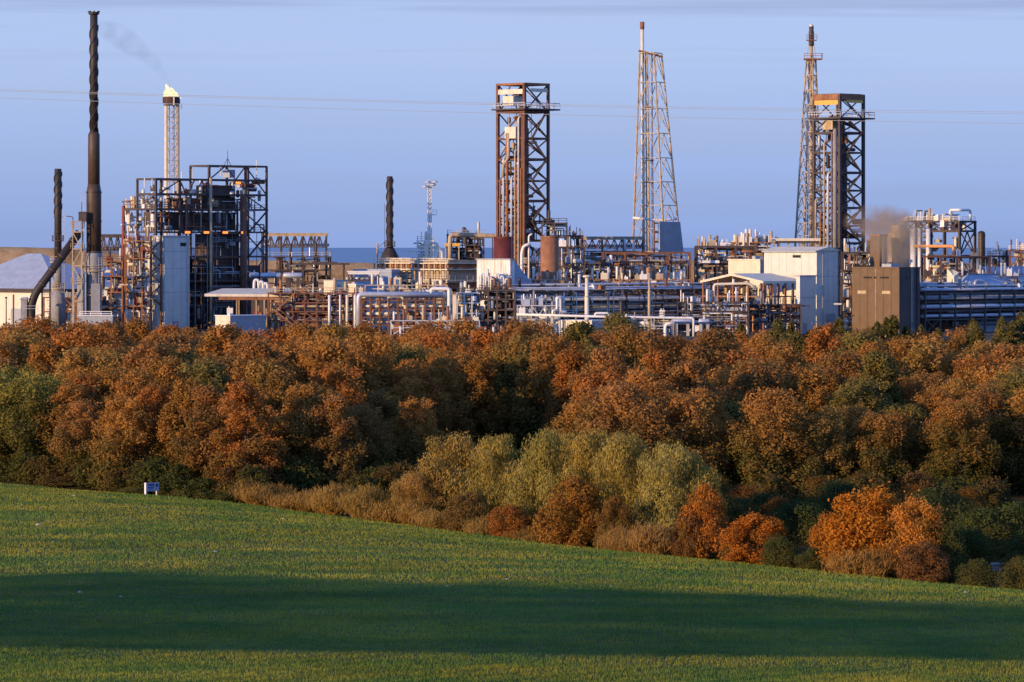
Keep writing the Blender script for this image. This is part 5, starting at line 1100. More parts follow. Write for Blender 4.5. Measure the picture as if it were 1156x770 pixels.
# ================================================================== PLANTS
def leaf_quads(P, Nn, size, aspect=.55, along=None):
    k = len(P); Nn = Nn / np.linalg.norm(Nn, axis=1, keepdims=True)
    rv = along if along is not None else RNG.normal(size=(k, 3))
    t = rv - Nn * (rv * Nn).sum(1, keepdims=True); t /= np.linalg.norm(t, axis=1, keepdims=True) + 1e-9; bt = np.cross(Nn, t)
    s = (size * (.6 + .8 * RNG.random(k)))[:, None] if np.isscalar(size) else size[:, None]
    v = np.empty((k, 4, 3)); v[:, 0] = P - t * s; v[:, 1] = P + bt * s * aspect; v[:, 2] = P + t * s; v[:, 3] = P - bt * s * aspect
    return v
def leaf_mesh(name, v, tint):
    k = len(v); c = np.ones((k, 4, 4)); c[:, :, 0] = tint[0][:, None]; c[:, :, 1] = tint[1][:, None]
    return np_mesh(name, v.reshape(-1, 3), np.arange(k * 4).reshape(k, 4), LEAF, False, c.reshape(-1, 4))
def unit(k): d = RNG.normal(size=(k, 3)); return d / np.linalg.norm(d, axis=1, keepdims=True)
def crown(name, Rx, z0, z1, nc, nl, size, green=.35, squash=1.0, top_bias=0.0, cr=(.26, .42), ragged=.25, vert=0.0, zs=.95):
    """clumps of leaves spread through an uneven crown between heights z0 and z1"""
    c = []; H = z1 - z0; mid = (z0 + z1) / 2
    for i in range(nc):
        q = (i + RNG.random()) / nc
        pr = np.interp(q, [0, .25, .5, .75, .92, 1], [.78, .98, 1, .84 - .2 * top_bias, .55 - .25 * top_bias, .25])
        r = Rx * RNG.uniform(*cr) * (.75 + .35 * (1 - q)); rad = max(0, Rx * pr - r * .75) * RNG.random() ** .33; a = RNG.random() * 6.283
        z = np.clip(z0 + H * q + RNG.normal() * H * ragged * .10, z0 + r * .5, z1 - r * .45)
        c.append((rad * np.cos(a), rad * np.sin(a), z, r, RNG.random(), RNG.random()))
    c = np.array(c); w = c[:, 3] ** 2; ix = RNG.choice(nc, nl, p=w / w.sum())
    d = unit(nl); d[:, 2] = d[:, 2] * .85 + .1
    rr = c[ix, 3] * (.5 + .62 * RNG.random(nl) ** .6)
    P = c[ix, :3] + d * rr[:, None] * np.array([1, 1, zs]); P[:, 2] = np.maximum(P[:, 2], .05)
    P += RNG.normal(size=P.shape) * size * (.4 + 1.7 * (RNG.random(nl) < .16))[:, None]; P[:, 2] = np.maximum(P[:, 2], .05)
    Nn = d * .9 + RNG.normal(size=P.shape) * .42
    v = leaf_quads(P, Nn, size, .62) if not vert else leaf_quads(P, Nn, size, .3, np.stack([P[:, 0] * .12, P[:, 1] * .12, np.ones(nl)], 1) + RNG.normal(size=P.shape) * vert)
    hq = np.clip((P[:, 2] - z0) / H, 0, 1)
    g = np.clip(green * (1.5 - 1.3 * hq) + .55 * (c[ix, 4] - .5) + .25 * (RNG.random(nl) - .5), 0, 1)
    br = np.clip(.5 + .5 * (c[ix, 5] - .5) + .5 * (RNG.random(nl) - .5), 0, 1)
    return leaf_mesh(name, v, (g, br))
def trunk_mesh(name, h, r, limbs, spread, m='bark'):
    mb = MB(); lean = R(-.3, .3)
    mb.sweep([(0, 0, -.6), (lean * .2, 0, h * .25), (lean * .5, R(-.2, .2), h * .55), (lean, 0, h * .9)], [r * 1.25, r, r * .65, r * .2], 8)
    for i in range(limbs):
        a = R(0, 6.28); z = h * R(.2, .6); L = spread * R(.6, 1)
        mb.sweep([(lean * .3, 0, z), (math.cos(a) * L * .5, math.sin(a) * L * .5, z + L * .45), (math.cos(a) * L, math.sin(a) * L, z + L * R(.6, 1.2))], [r * .45, r * .3, r * .08], 6)
    me = bpy.data.meshes.new(name); me.from_pydata(mb.v, [], mb.f); me.materials.append(MATS[m]); me.update(); return me
def wands(name, n_w, R0, H, lean, leaf, per, size_asp=.22, tufts=7, green=.4, bottom=0.0, jitter=.18):
    """upright brushy growth: thin shoots fanned from the root, each carrying narrow leaves along it"""
    nt_ = tufts; ta = RNG.random(nt_) * 6.283; tr_ = R0 * .62 * np.sqrt(RNG.random(nt_)); th = H * (.6 + .4 * RNG.random(nt_)) * (1 - .45 * (tr_ / R0) ** 2); th[0] = H; tw = RNG.random(nt_)
    ti = RNG.integers(0, nt_, n_w); sa = RNG.random(n_w) * 6.283; sr = np.sqrt(RNG.random(n_w)); tR = R0 * .40
    bx, by = tr_[ti] * np.cos(ta[ti]) * .6, tr_[ti] * np.sin(ta[ti]) * .6
    Hh = th[ti] * (.55 + .45 * np.sqrt(np.maximum(0, 1 - sr ** 2))) * (.85 + .2 * RNG.random(n_w))
    ex, ey = tr_[ti] * np.cos(ta[ti]) * 1.05 + sr * np.cos(sa) * tR * lean * 2, tr_[ti] * np.sin(ta[ti]) * 1.05 + sr * np.sin(sa) * tR * lean * 2
    dx, dy = (ex - bx) / R0, (ey - by) / R0; base_a = np.arctan2(ey, ex)
    i = np.repeat(np.arange(n_w), per); q = bottom + (1 - bottom) * RNG.random(len(i)) ** .7
    P = np.stack([bx[i] + dx[i] * q ** 1.4 * R0, by[i] + dy[i] * q ** 1.4 * R0, Hh[i] * q], 1) + RNG.normal(size=(len(i), 3)) * jitter
    P[:, 2] = np.maximum(P[:, 2], .03)
    al = np.stack([dx[i] * .8, dy[i] * .8, np.ones(len(i))], 1) + RNG.normal(size=(len(i), 3)) * .28
    Nn = np.stack([np.cos(base_a[i]), np.sin(base_a[i]), np.full(len(i), .35)], 1) + RNG.normal(size=(len(i), 3)) * .6
    v = leaf_quads(P, Nn, leaf, size_asp, al)
    wt = .6 * tw[ti] + .4 * RNG.random(n_w); g = np.clip(green * (1.35 - .7 * q) + .5 * (wt[i] - .5) + .2 * (RNG.random(len(i)) - .5), 0, 1); br = np.clip(.5 + .6 * (RNG.random(n_w)[i] - .5) + .35 * (RNG.random(len(i)) - .5), 0, 1)
    return leaf_mesh(name, v, (g, br))
def conifer(name, H, R0, nl):
    """ragged spruce: whorls of drooping boughs of different length round a leader"""
    nb = 95; hq = np.sort(RNG.random(nb)) ** .9; ba = RNG.random(nb) * 6.283; bl = R0 * ((1 - hq) ** .8 * (.6 + .6 * RNG.random(nb)) + .05)
    i = RNG.integers(0, nb, nl); q = RNG.random(nl) ** .6; rad = bl[i] * q; a = ba[i] + RNG.normal(size=nl) * .20
    P = np.stack([np.cos(a) * rad, np.sin(a) * rad, H * hq[i] - rad * .28 + rad ** 2 * .05 + RNG.normal(size=nl) * .12], 1)
    top = RNG.random(nl) < .03; P[top, 0] *= .05; P[top, 1] *= .05; P[top, 2] = H * (.9 + .12 * RNG.random(top.sum())); P[:, 2] = np.maximum(P[:, 2], .1)
    Nn = np.stack([np.cos(a) * .6, np.sin(a) * .6, np.full(nl, .7)], 1) + RNG.normal(size=(nl, 3)) * .5; al = np.stack([np.cos(a), np.sin(a), np.full(nl, -.2)], 1)
    v = leaf_quads(P, Nn, .2, .3, al); g = np.clip(.25 + .5 * (RNG.random(nb)[i] - .5), 0, 1); b_ = np.clip(.5 + .5 * (RNG.random(nb)[i] - .5) + .3 * (RNG.random(nl) - .5), 0, 1)
    return leaf_mesh(name, v, (g, b_))
BROAD = []
for k, (Rx, z0, z1, nc, gr, sq, tb) in enumerate([(3.7, .2, 9.4, 46, .42, 1, .2), (3.2, .2, 10.0, 44, .30, 1, .35), (4.2, .1, 8.8, 52, .5, 1, .1), (2.8, .2, 9.8, 38, .25, 1, .45), (3.5, .2, 9.0, 40, .38, 1, .25), (3.9, .2, 9.6, 50, .6, 1, .2)]):
    BROAD.append((trunk_mesh('trunk', z1 * .9, .24, 7, Rx * .75), crown('crown', Rx, z0, z1, nc + 60, 24000, .115, gr * 1.55, sq, tb, (.12, .29), .6, 0, 1.35)))
BUSH = [(trunk_mesh('stem', 2.2, .09, 9, 1.1), crown('foliage', 2.4, .1, 4.0, 52, 15000, .075, g, 1, .1, (.16, .34), .5)) for g in (.12, .3, .2)]
GORSE = [(trunk_mesh('stem', 1.2, .07, 8, .9), crown('foliage', 2.3, 0, 2.6, 34, 11000, .065, .75, 1, 0, (.26, .42), .1)) for _ in range(2)]
WILLOW = [(trunk_mesh('stem', 2.6, .12, 9, 1.4), crown('foliage', 2.9, .1, 5.7, 54, 30000, .10, .32, 1, .15, (.15, .36), .9, .25, 1.5)) for _ in range(4)]
REED = [(None, wands('foliage', 1300, 2.0, 2.0, .6, .15, 11, .10, tufts=12, green=.12, jitter=.1)) for _ in range(4)]
SCRUB = [(trunk_mesh('stem', 1.0, .05, 8, .8), crown('foliage', 1.6, 0, 2.1, 24, 4000, .09, .5, 1, 0, (.28, .44), .2)) for _ in range(2)]
SPRUCE = [(trunk_mesh('trunk', 11.0, .16, 2, .4), conifer('crown', 11.5, 3.0, 8000)) for _ in range(4)]

def plant(kind, name, protos, x, y, sc, col, label, cat, group=None, z=None, sz=None, parts=('trunk', 'crown')):
    e = bpy.data.objects.new(name, None); COL.objects.link(e); zz = float(ground_z(np.array([x]), np.array([y]))[0]) if z is None else z
    e.location = (x, y, zz - .05); e.rotation_euler = (0, 0, R(0, 6.28)); e.scale = (sc, sc, sz or sc); tag(e, label, cat, group)
    tr, cr = random.choice(protos)
    if tr: link(parts[0], tr, e)
    o = link(parts[1], cr, e); o.color = (*col, 1); return e

RUST = [((.52, .18, .046), 'rust orange'), ((.50, .23, .058), 'amber brown'), ((.40, .185, .064), 'brown'), ((.50, .235, .055), 'golden orange'), ((.28, .15, .055), 'dark brown'), ((.46, .28, .075), 'tawny yellow'), ((.20, .17, .05), 'olive green')]
WT = [20, 26, 17, 12, 9, 12, 8]
def front_y(x):   # front edge of the wood
    return max(float(edge_y(x)) + 4.5, float(np.interp(x, [-60, -44, -22, -10, 0, 12, 25, 60], [376, 356, 334, 338, 340, 326, 320, 318])))
spots = []
rr = random.Random(11)
def wood_spots():
    yy = 334.0
    row = 0
    while yy < 452:
        sp = 5.0 if yy < 400 else 6.0
        xx = -.123 * yy - 9 + (row % 2) * sp / 2
        while xx < .123 * yy + 9:
            x = xx + rr.uniform(-1.5, 1.5); y = yy + rr.uniform(-1.8, 1.8); xx += sp
            if y < front_y(x) or y > 450: continue
            if ((x + .3) / 8.0) ** 2 + ((y - 362) / 27) ** 2 < 1: continue      # the clearing
            if x > 10 and y < 338 and rr.random() < .3: continue
            spots.append((x, y))
        yy += 5.6 if yy < 400 else 7.4; row += 1
wood_spots()
for (x, y) in spots:
    d = y - front_y(x); q = min(1, max(0, (y - 335) / 110))
    hgt = lerp(7.4, 9.6, min(1, d / 40 + .25)) * rr.uniform(.74, 1.17)
    if y > 424: hgt = 9.5 * rr.uniform(.82, 1.12)
    if x > 12: hgt *= .93
    c, nm = rr.choices(RUST, WT)[0]
    if x < -40 and y < 372: c, nm = (.34, .30, .065), 'olive green'
    f = rr.uniform(.85, 1.15); k = .4 * .7 if nm != 'olive green' else .1; c = tuple(lerp(a_, b_, k) * f for a_, b_ in zip(c, (.45, .205, .054)))
    zone = 'front edge' if d < 9 else ('middle' if y < 405 else 'back')
    plant('tree', 'broadleaf_tree', BROAD, x, y, hgt / 9.5 * rr.uniform(1.08, 1.28), c, '%s broadleaf tree packed among others at the %s of the autumn wood' % (nm, zone), 'tree', '%s trees at the %s of the wood' % (nm, zone), sz=hgt / 9.5)
def on_edge(px, off):
    """ground point OFF metres beyond the field edge seen at photo column px"""
    y = 300.0
    for _ in range(30): x = X_at(px, y); y = float(edge_y(x)) + off
    return X_at(px, y), y
# small conifers along the skyline, right
for i in range(28):
    px = rr.uniform(836, 1170) if i > 3 else (632, 655, 604, 700)[i]
    Y = 440 + rr.uniform(-14, 8); py = (369 if px < 710 else np.interp(px, [840, 900, 960, 1020, 1160], [366, 364, 361, 355, 356])) + rr.uniform(-6, 14)
    h = Z_at(py, Y) - .6; f = rr.uniform(.8, 1.4)
    plant('tree', 'spruce_tree', SPRUCE, X_at(px, Y), Y, h / 11.5 * rr.uniform(1.1, 1.7), (.17 * f, .14 * f, .045 * f), 'dark green spruce poking up along the right skyline of the wood' if px > 800 else 'dark green spruce on the skyline of the wood left of the tan column', 'tree', 'spruces along the right skyline of the wood' if px > 800 else 'spruces on the skyline near the tan column', sz=h / 11.5)
def bush(protos, name, px, top, off, wid_px, col, label, cat='bush', group=None, wp=2.4, hp=4.0):
    x, y = on_edge(px, off); gz = float(ground_z(np.array([x]), np.array([y]))[0]); h = Z_at(top, y) - gz
    return plant('bush', name, protos, x, y, wid_px * y / F / 2 / wp, col, label, cat, group, sz=h / hp, parts=('stem', 'foliage'))
# willows
WCOL = (.42, .31, .075)
for (px, top, off, w, c, lab) in ((515, 499, 15, 92, (.44, .29, .075), 'tan green bushy willow, leftmost of the pale clump'), (566, 503, 12, 84, WCOL, 'pale olive willow second from the left in the clump'), (622, 499, 11, 92, (.39, .31, .078), 'broad pale olive willow near the middle of the clump'), (672, 497, 13, 88, (.43, .30, .07), 'tall pale willow at the middle of the clump'),
                               (712, 503, 11, 84, (.42, .31, .075), 'pale olive willow right of the middle of the clump'), (756, 512, 12, 88, (.45, .36, .10), 'palest willow, second from the right in the clump'), (786, 522, 15, 62, (.36, .28, .07), 'small pale willow, rightmost of the clump'), (476, 538, 9, 70, (.48, .28, .08), 'low tan willow below the leftmost pale willow')):
    bush(WILLOW, 'willow_bush', px, top, off, w * 1.12, c, lab, 'bush', 'willows in the pale clump', 2.9, 5.6)
# coloured bushes along the edge
BL = [(528, 556, 5.5, 64, (.22, .13, .04), 'brown green bush at the foot of the leftmost willow'), (574, 570, 4.5, 60, (.38, .15, .035), 'orange brown bush at the foot of the second willow'), (646, 540, 5, 96, (.33, .145, .03), 'orange and green bush in the middle of the pale willows'), (692, 560, 4.5, 52, (.27, .13, .035), 'small brown bush right of the orange and green bush'),
      (795, 548, 7, 72, (.46, .165, .03), 'bright orange red bush at the right end of the willows'), (775, 578, 4.5, 48, (.26, .12, .04), 'dull brown bush below the bright orange red bush'), (854, 580, 4.2, 92, (.46, .15, .022), 'low round orange bush between two others'), (985, 552, 7.5, 128, (.50, .18, .022), 'biggest golden orange bush at the right of the field edge'),
      (1032, 563, 7, 92, (.55, .225, .04), 'salmon orange bush on the right shoulder of the biggest orange bush'), (940, 580, 7, 64, (.48, .17, .025), 'orange bush on the left shoulder of the biggest orange bush'), (1040, 612, 4.2, 72, (.24, .11, .04), 'brown bush low below the salmon orange bush')]
for (px, top, off, w, c, lab) in BL: bush(BUSH, 'orange_bush', px, top, off, w, (c[0] * 1.04, c[1] * 1.06, c[2] * 1.1), lab, 'bush', None, 2.5, 4.1)
# dead reeds and bracken
for (px, top, off, w, c, lab) in ((300, 543, 4.5, 56, (0.40, 0.24, 0.088), 'leftmost tuft of tan dead reeds below the trees'), (338, 551, 3.2, 52, (0.44, 0.27, 0.095), 'tan reeds second from the left below the trees'), (376, 549, 3.6, 60, (0.41, 0.26, 0.095), 'tan reeds right of the leftmost tufts'), (412, 552, 4, 50, (0.39, 0.26, 0.095), 'tan reeds just left of the low tan willow'),
      (452, 566, 3.5, 60, (0.46, 0.28, 0.095), 'bright tan reeds at the left foot of the willows'), (492, 574, 3.2, 60, (0.44, 0.28, 0.101), 'bright tan reeds below the leftmost willow'), (545, 585, 2.6, 60, (0.41, 0.26, 0.095), 'tan reeds below the second willow'), (600, 592, 2.4, 40, (0.37, 0.23, 0.081), 'short tan reeds left of the orange and green bush'), (705, 596, 2.6, 58, (0.41, 0.24, 0.101), 'pinkish dead reeds right of the orange and green bush'), (745, 592, 2.6, 66, (0.45, 0.27, 0.115), 'pale pinkish dead reeds below the palest willow'), (985, 608, 3.2, 96, (0.41, 0.23, 0.081), 'brown dead stems in front of the biggest orange bush')):
    bush(REED, 'reed_tuft', px, top - rr.uniform(-3, 5), off, w * rr.uniform(1.3, 1.7), (c[0] * .92, c[1] * .86, c[2] * .62), lab, 'reeds', None, 2.1, 1.9)
# gorse and bramble, dark green; shaded ones get darker leaf colours, lit ones lighter
for (px, top, off, w, c, lab) in ((880, 608, 2.6, 56, (.075, .09, .028), 'low green gorse between the round orange bush and the biggest one'), (915, 620, 2.4, 44, (.07, .085, .026), 'tiny gorse bush at the left foot of the biggest orange bush'), (1075, 596, 9, 50, (.07, .09, .03), 'dark gorse right of the salmon orange bush'), (1105, 634, 3.2, 62, (.10, .10, .03), 'rounded gorse at the field edge, lower right'), (1150, 632, 3, 54, (.105, .095, .032), 'brownish gorse at the lower right picture edge'),
      (1110, 578, 34, 90, (.085, .105, .03), 'broad gorse hummock behind, at the right edge'), (1150, 572, 38, 100, (.09, .11, .032), 'lit gorse hummock touching the right picture edge'), (1090, 600, 22, 76, (.06, .08, .026), 'shaded gorse hummock left of the lit ones'), (1160, 600, 20, 80, (.05, .07, .024), 'dark gorse in the shade at the right edge'),
      (830, 606, 3.2, 44, (.09, .085, .028), 'low bramble left of the round orange bush'), (900, 570, 30, 90, (.05, .075, .026), 'shaded scrub behind the round orange bush'), (860, 560, 40, 90, (.055, .075, .028), 'dark scrub further behind the round orange bush'), (945, 548, 42, 90, (.05, .07, .026), 'dark scrub behind the biggest orange bush'), (1060, 556, 44, 110, (.05, .07, .026), 'dark scrub far behind the salmon orange bush'), (1000, 590, 1.8 + 14, 100, (.06, .075, .026), 'scrub close behind the biggest orange bush')):
    bush(GORSE, 'gorse_bush', px, top, off, w, c, lab, 'bush', None, 2.4, 2.6)
# dark scrub filling the dip between the field edge and the wood on the right
for k in range(60):
    x = rr.uniform(4, 48); y = rr.uniform(float(edge_y(x)) + 12, 330)
    if abs(x) > .123 * y + 4: continue
    sc = rr.uniform(.6, 1.0); plant('bush', 'scrub_bush', GORSE if k % 3 else SCRUB, x, y, sc, (.14 * rr.uniform(.7, 1.5), .08, .022), 'dark green scrub bush filling the dip between orange bushes and wood', 'bush', 'dark scrub in the dip before the wood', sz=sc * rr.uniform(.8, 1.2), parts=('stem', 'foliage'))
for k in range(46):
    x = rr.uniform(-15, 14); y = rr.uniform(float(edge_y(x)) + 14, 350)
    sc = rr.uniform(.7, 1.2); plant('bush', 'thicket_bush', SCRUB, x, y, sc, rr.choice([(.10, .085, .024), (.17, .095, .03), (.13, .08, .028)]), 'dull brown green bush in the thicket behind the pale willows', 'bush', 'thicket bushes behind the pale willows', parts=('stem', 'foliage'))
for k in range(60):
    x = rr.uniform(-46, 44); y = front_y(x) + rr.uniform(-3.5, 1.5)
    if abs(x) > .123 * y + 3 or y < float(edge_y(x)) + 3: continue
    sc = rr.uniform(.8, 1.4); plant('bush', 'undergrowth_bush', SCRUB, x, y, sc, rr.choice([(.07, .08, .024), (.16, .085, .03), (.12, .08, .028), (.09, .085, .025)]), 'knee high brown green bush along the foot of the wood', 'bush', 'undergrowth bushes along the foot of the wood', parts=('stem', 'foliage'))
# green scrub at the left field edge
for (px, top, off, w, c, lab) in ((14, 527, 5, 70, (.07, .085, .026), 'dark green bramble under the trees at the far left'), (70, 538, 3.6, 70, (.15, .085, .03), 'brown bramble under the trees left of the small sign'), (135, 530, 4, 64, (.16, .1, .03), 'russet bramble just left of the small sign'), (198, 534, 5, 60, (.075, .085, .026), 'green bramble behind the right side of the small sign'), (230, 540, 3.6, 60, (.07, .08, .024), 'dark green bramble right of the small sign'), (262, 552, 3.2, 50, (.075, .08, .026), 'dark bramble between the small sign and the reeds')):
    bush(SCRUB, 'bramble_bush', px, top, off, w, c, lab, 'bush', None, 1.7, 2.1)
# field verge grass strip: tall rough grass at the sign
for (px, top, off, w, lab) in ((150, 549, 1.5, 44, 'rough yellowish grass tuft at the left foot of the small sign'), (205, 552, 1.5, 40, 'rough yellowish grass tuft at the right foot of the small sign')):
    bush(REED, 'grass_tuft', px, top, off, w, (.15, .14, .04), lab, 'grass tuft', None, 2.1, 1.9)
# sign
x, y = on_edge(172, .8); gz = float(ground_z(np.array([x]), np.array([y]))[0])
e = bpy.data.objects.new('notice_sign', None); COL.objects.link(e); e.location = (x, y, gz - .1); e.rotation_euler = (0, 0, math.radians(46)); tag(e, 'small white and blue notice board on short posts at the field edge', 'sign')
s = y / F; zb, zt = Z_at(553, y) - gz, Z_at(543.5, y) - gz; hw = 9.6 * s
MB().box(-hw, hw, -.05, 0, zb, zt).build('board', 'pale_blue_board', e)
MB().box(-hw - .12, -hw - .003, -.14, .06, -.3, zt + .03).build('post', 'white_paint', e); MB().box(hw - .22, hw - .1, .003, .1, -.3, zt - .05).build('post', 'white_paint', e)
L = zt - zb; mk = MB()
for (x0, x1, z0, z1) in ((-.78, .25, .66, .84), (-.72, .2, .42, .52), (-.72, .05, .24, .32)): mk.box(hw * x0, hw * x1, -.062, -.051, zb + L * z0, zb + L * z1)
mk.box(hw * .5, hw * .8, -.062, -.051, zb + L * .5, zb + L * .84); mk.build('lettering', 'board_blue', e)
# small wall glimpsed at the right edge
x, y = on_edge(1142, 22); gz = float(ground_z(np.array([x]), np.array([y]))[0])
e = bpy.data.objects.new('low_wall', None); COL.objects.link(e); e.location = (x, y, gz); e.rotation_euler = (0, 0, -.1); tag(e, 'low grey wall glimpsed behind the gorse at the right edge', 'wall')
zt = .42; MB().box(-1.2, 3.5, 0, .4, 0, zt).build('masonry', 'concrete', e); MB().box(-1.3, 3.6, -.06, .46, zt + .003, zt + .1).build('coping', 'concrete', e)
# stones lying on the field
def stone_mesh(seed):
    rd = random.Random(seed); mb = MB(); vs = []; n = 9
    for i in range(5):
        q = i / 4; r = math.sin(math.pi * (.12 + .8 * q))
        for k in range(n): a = 2 * math.pi * k / n; w = r * rd.uniform(.8, 1.15); vs.append((w * math.cos(a) * 1.3, w * math.sin(a), (q - .35) * 1.0))
    fs = [(i * n + k, i * n + (k + 1) % n, (i + 1) * n + (k + 1) % n, (i + 1) * n + k) for i in range(4) for k in range(n)] + [tuple(reversed(range(n))), tuple(range(4 * n, 5 * n))]
    mb.add(vs, fs); me = bpy.data.meshes.new('field_stone'); me.from_pydata(mb.v, [], mb.f); me.materials.append(MATS['flint']); me.update(); return me
ST = [stone_mesh(i) for i in range(4)]
for (px, py, s) in ((43, 593, 2.6), (84, 560, 1.6), (162, 600, 1.7), (243, 623, 1.8), (297, 605, 1.2), (320, 586, 1.6), (90, 669, 2.0), (136, 674, 1.7), (26, 668, 1.1), (222, 677, 1.0), (354, 643, 1.2), (428, 656, 1.5), (371, 657, 1.2), (505, 662, 1.3), (572, 654, 1.4), (675, 682, 1.0), (1090, 669, 1.8), (1102, 668, 1.2), (928, 656, 1.5), (974, 664, 1.1), (690, 662, 1.2), (611, 747, 1.4), (857, 691, 1.2), (60, 612, 1.2), (760, 655, 1.2)):
    y = 240.0
    for _ in range(60):
        xx = X_at(px, y); zz = float(field_z(np.array([xx]), np.array([y]))[0]); y = .5 * y + .5 * (CAMZ - zz) * F / (py - HY)
    o = link('field_stone', random.choice(ST)); k = s * 1.25 * y / F; o.scale = (k, k, k * .8); o.location = (X_at(px, y), y, zz + k * .1); o.rotation_euler = (0, 0, R(0, 6)); tag(o, 'small pale stone lying on the green field', 'stone', 'stones scattered on the field')

# shelter belt outside the picture on the left: its clean trunks let the low sun under, its crowns shade the field
te = math.tan(SUN_EL)
def belt():
    out = []; bx = -112.0
    while bx < -22:
        by = 150 - (bx + 23) * .143
        near = lerp(197, 191, (bx + 72) / 49); t1 = (near - by) / .638
        t2 = (234 - .408 * (bx + 24) - by) / (.638 + .314)
        if bx < -.123 * by - 4.0: out.append((bx, by, t1 * te, t2 * te))
        bx += 2.7
    return out
nbv = 16000; dd = RNG.random(nbv) * 6.283; rb = 2.9 * np.sqrt(RNG.random(nbv)); P = np.stack([rb * np.cos(dd), rb * np.sin(dd), 8.0 * RNG.random(nbv)], 1)
bm = leaf_mesh('crown', leaf_quads(P, unit(nbv), .30), (RNG.random(nbv), RNG.random(nbv)))
tm = trunk_mesh('trunk', 14, .17, 0, .8)
for (bx, by, h1, h2) in belt():
    gz = float(field_z(np.array([bx]), np.array([by]))[0]); e = bpy.data.objects.new('shelter_tree', None); COL.objects.link(e); e.location = (bx, by, gz)
    e.rotation_euler = (0, 0, R(0, 6)); tag(e, 'tall clean trunked tree in the shelter belt left of the field', 'tree', 'shelter belt trees beside the field')
    link('trunk', tm, e); o = link('crown', bm, e); o.location = (0, 0, h1); o.scale = (1, 1, (h2 - h1) / 8.0 + .08); o.color = (.08, .09, .03, 1)

# ================================================================== SMOKE
def smoke(name, label, px, py, Y, pts, dens, col, soft=True):
    """a soft plume: metaball-like lathe cloud filled with a thin noisy volume"""
    e = bpy.data.objects.new(name, None)
    mb = MB(); mb.sweep([(p[0], p[1], p[2]) for p in pts], [p[3] for p in pts], 14)
    m = bpy.data.materials.new(name + '_volume'); m.use_nodes = True; nt = m.node_tree; n = nt.nodes; l = nt.links; n.remove(n['Principled BSDF'])
    v = n.new('ShaderNodeVolumePrincipled'); v.inputs['Color'].default_value = (*col, 1)
    tc = n.new('ShaderNodeTexCoord'); no = n.new('ShaderNodeTexNoise'); no.inputs['Scale'].default_value = .3; no.inputs['Detail'].default_value = 2; l.new(tc.outputs['Object'], no.inputs['Vector'])
    mr = n.new('ShaderNodeMapRange'); mr.inputs[1].default_value = .34; mr.inputs[2].default_value = .74; mr.inputs[3].default_value = 0; mr.inputs[4].default_value = dens; l.new(no.outputs['Fac'], mr.inputs[0])
    mp = n.new('ShaderNodeMapping'); mp.inputs['Location'].default_value = (-1, -1, -1); mp.inputs['Scale'].default_value = (2, 2, 2); l.new(tc.outputs['Generated'], mp.inputs['Vector']); g = n.new('ShaderNodeTexGradient'); g.gradient_type = 'SPHERICAL'; l.new(mp.outputs[0], g.inputs[0])
    mm = n.new('ShaderNodeMath'); mm.operation = 'MULTIPLY'; l.new(mr.outputs[0], mm.inputs[0])
    if soft: l.new(g.outputs['Fac'], mm.inputs[1])
    else: mm.inputs[1].default_value = 1
    l.new(mm.outputs[0], v.inputs['Density'])
    l.new(v.outputs[0], n['Material Output'].inputs['Volume'])
    me = bpy.data.meshes.new(name); me.from_pydata(mb.v, [], mb.f); me.materials.append(m); me.update()
    o = link(name, me); o.location = (X_at(px, Y), Y, Z_at(py, Y)); tag(o, label, 'smoke', kind='stuff'); return o
smoke('flare_smoke', 'faint grey smoke drifting up left from the flare flame', 191, 98, 1011, [(.3, 0, -1.3, .6), (-.8, 0, 2, 1.0), (-2.2, 0, 4.2, 1.3), (-5.0, 0, 7.2, 2.0), (-10, 0, 11, 3.0), (-14, 0, 13.2, 3.0), (-17, 0, 14.6, 1.6), (-19, 0, 15.4, .3)], .055, (.12, .11, .11), False)
def puff(w, h, d): return [(-w * math.cos(math.pi * q / 8), 0, 0, max(.05, h * math.sin(math.pi * q / 8))) for q in range(9)]
smoke('exhaust_smoke', 'brown shimmering exhaust drifting left over the exhaust stacks towards the square tower', 994, 251, 944, puff(9, 4.6, 3), 1.0, (.62, .47, .32))
smoke('exhaust_smoke', 'pale brown heat shimmer hanging right in front of the beige exhaust stack', 1012, 268, 925, puff(8, 7, 3), .7, (.66, .52, .36))

# ================================================================== LIGHT, SKY, CAMERA
az = math.atan2(SUN_AZ[0], SUN_AZ[1])          # clockwise from +Y
sd = Vector((math.sin(az) * math.cos(SUN_EL), math.cos(az) * math.cos(SUN_EL), math.sin(SUN_EL)))
L = bpy.data.lights.new('sun', 'SUN'); L.energy = 5.0; L.angle = math.radians(.4); L.color = (1.0, .66, .31)
so = bpy.data.objects.new('sun', L); COL.objects.link(so); so.rotation_euler = (-sd).to_track_quat('-Z', 'Y').to_euler(); so.location = (-200, -200, 200)
w = bpy.data.worlds.new('World'); scene.world = w; w.use_nodes = True; n = w.node_tree.nodes; l = w.node_tree.links
bg = n['Background']; bg.inputs[1].default_value = .13
sk = n.new('ShaderNodeTexSky'); sk.sky_type = 'NISHITA'; sk.sun_disc = False; sk.sun_elevation = SUN_EL; sk.sun_rotation = az; sk.air_density = 1.0; sk.dust_density = 0; sk.ozone_density = 5.0; sk.altitude = 0
tc = n.new('ShaderNodeTexCoord'); sp = n.new('ShaderNodeSeparateXYZ'); l.new(tc.outputs['Generated'], sp.inputs[0])
vl = n.new('ShaderNodeVectorMath'); vl.operation = 'ADD'; vl.inputs[1].default_value = (0, 0, SKY_LIFT); l.new(tc.outputs['Generated'], vl.inputs[0])
vn = n.new('ShaderNodeVectorMath'); vn.operation = 'NORMALIZE'; l.new(vl.outputs[0], vn.inputs[0]); l.new(vn.outputs[0], sk.inputs[0])
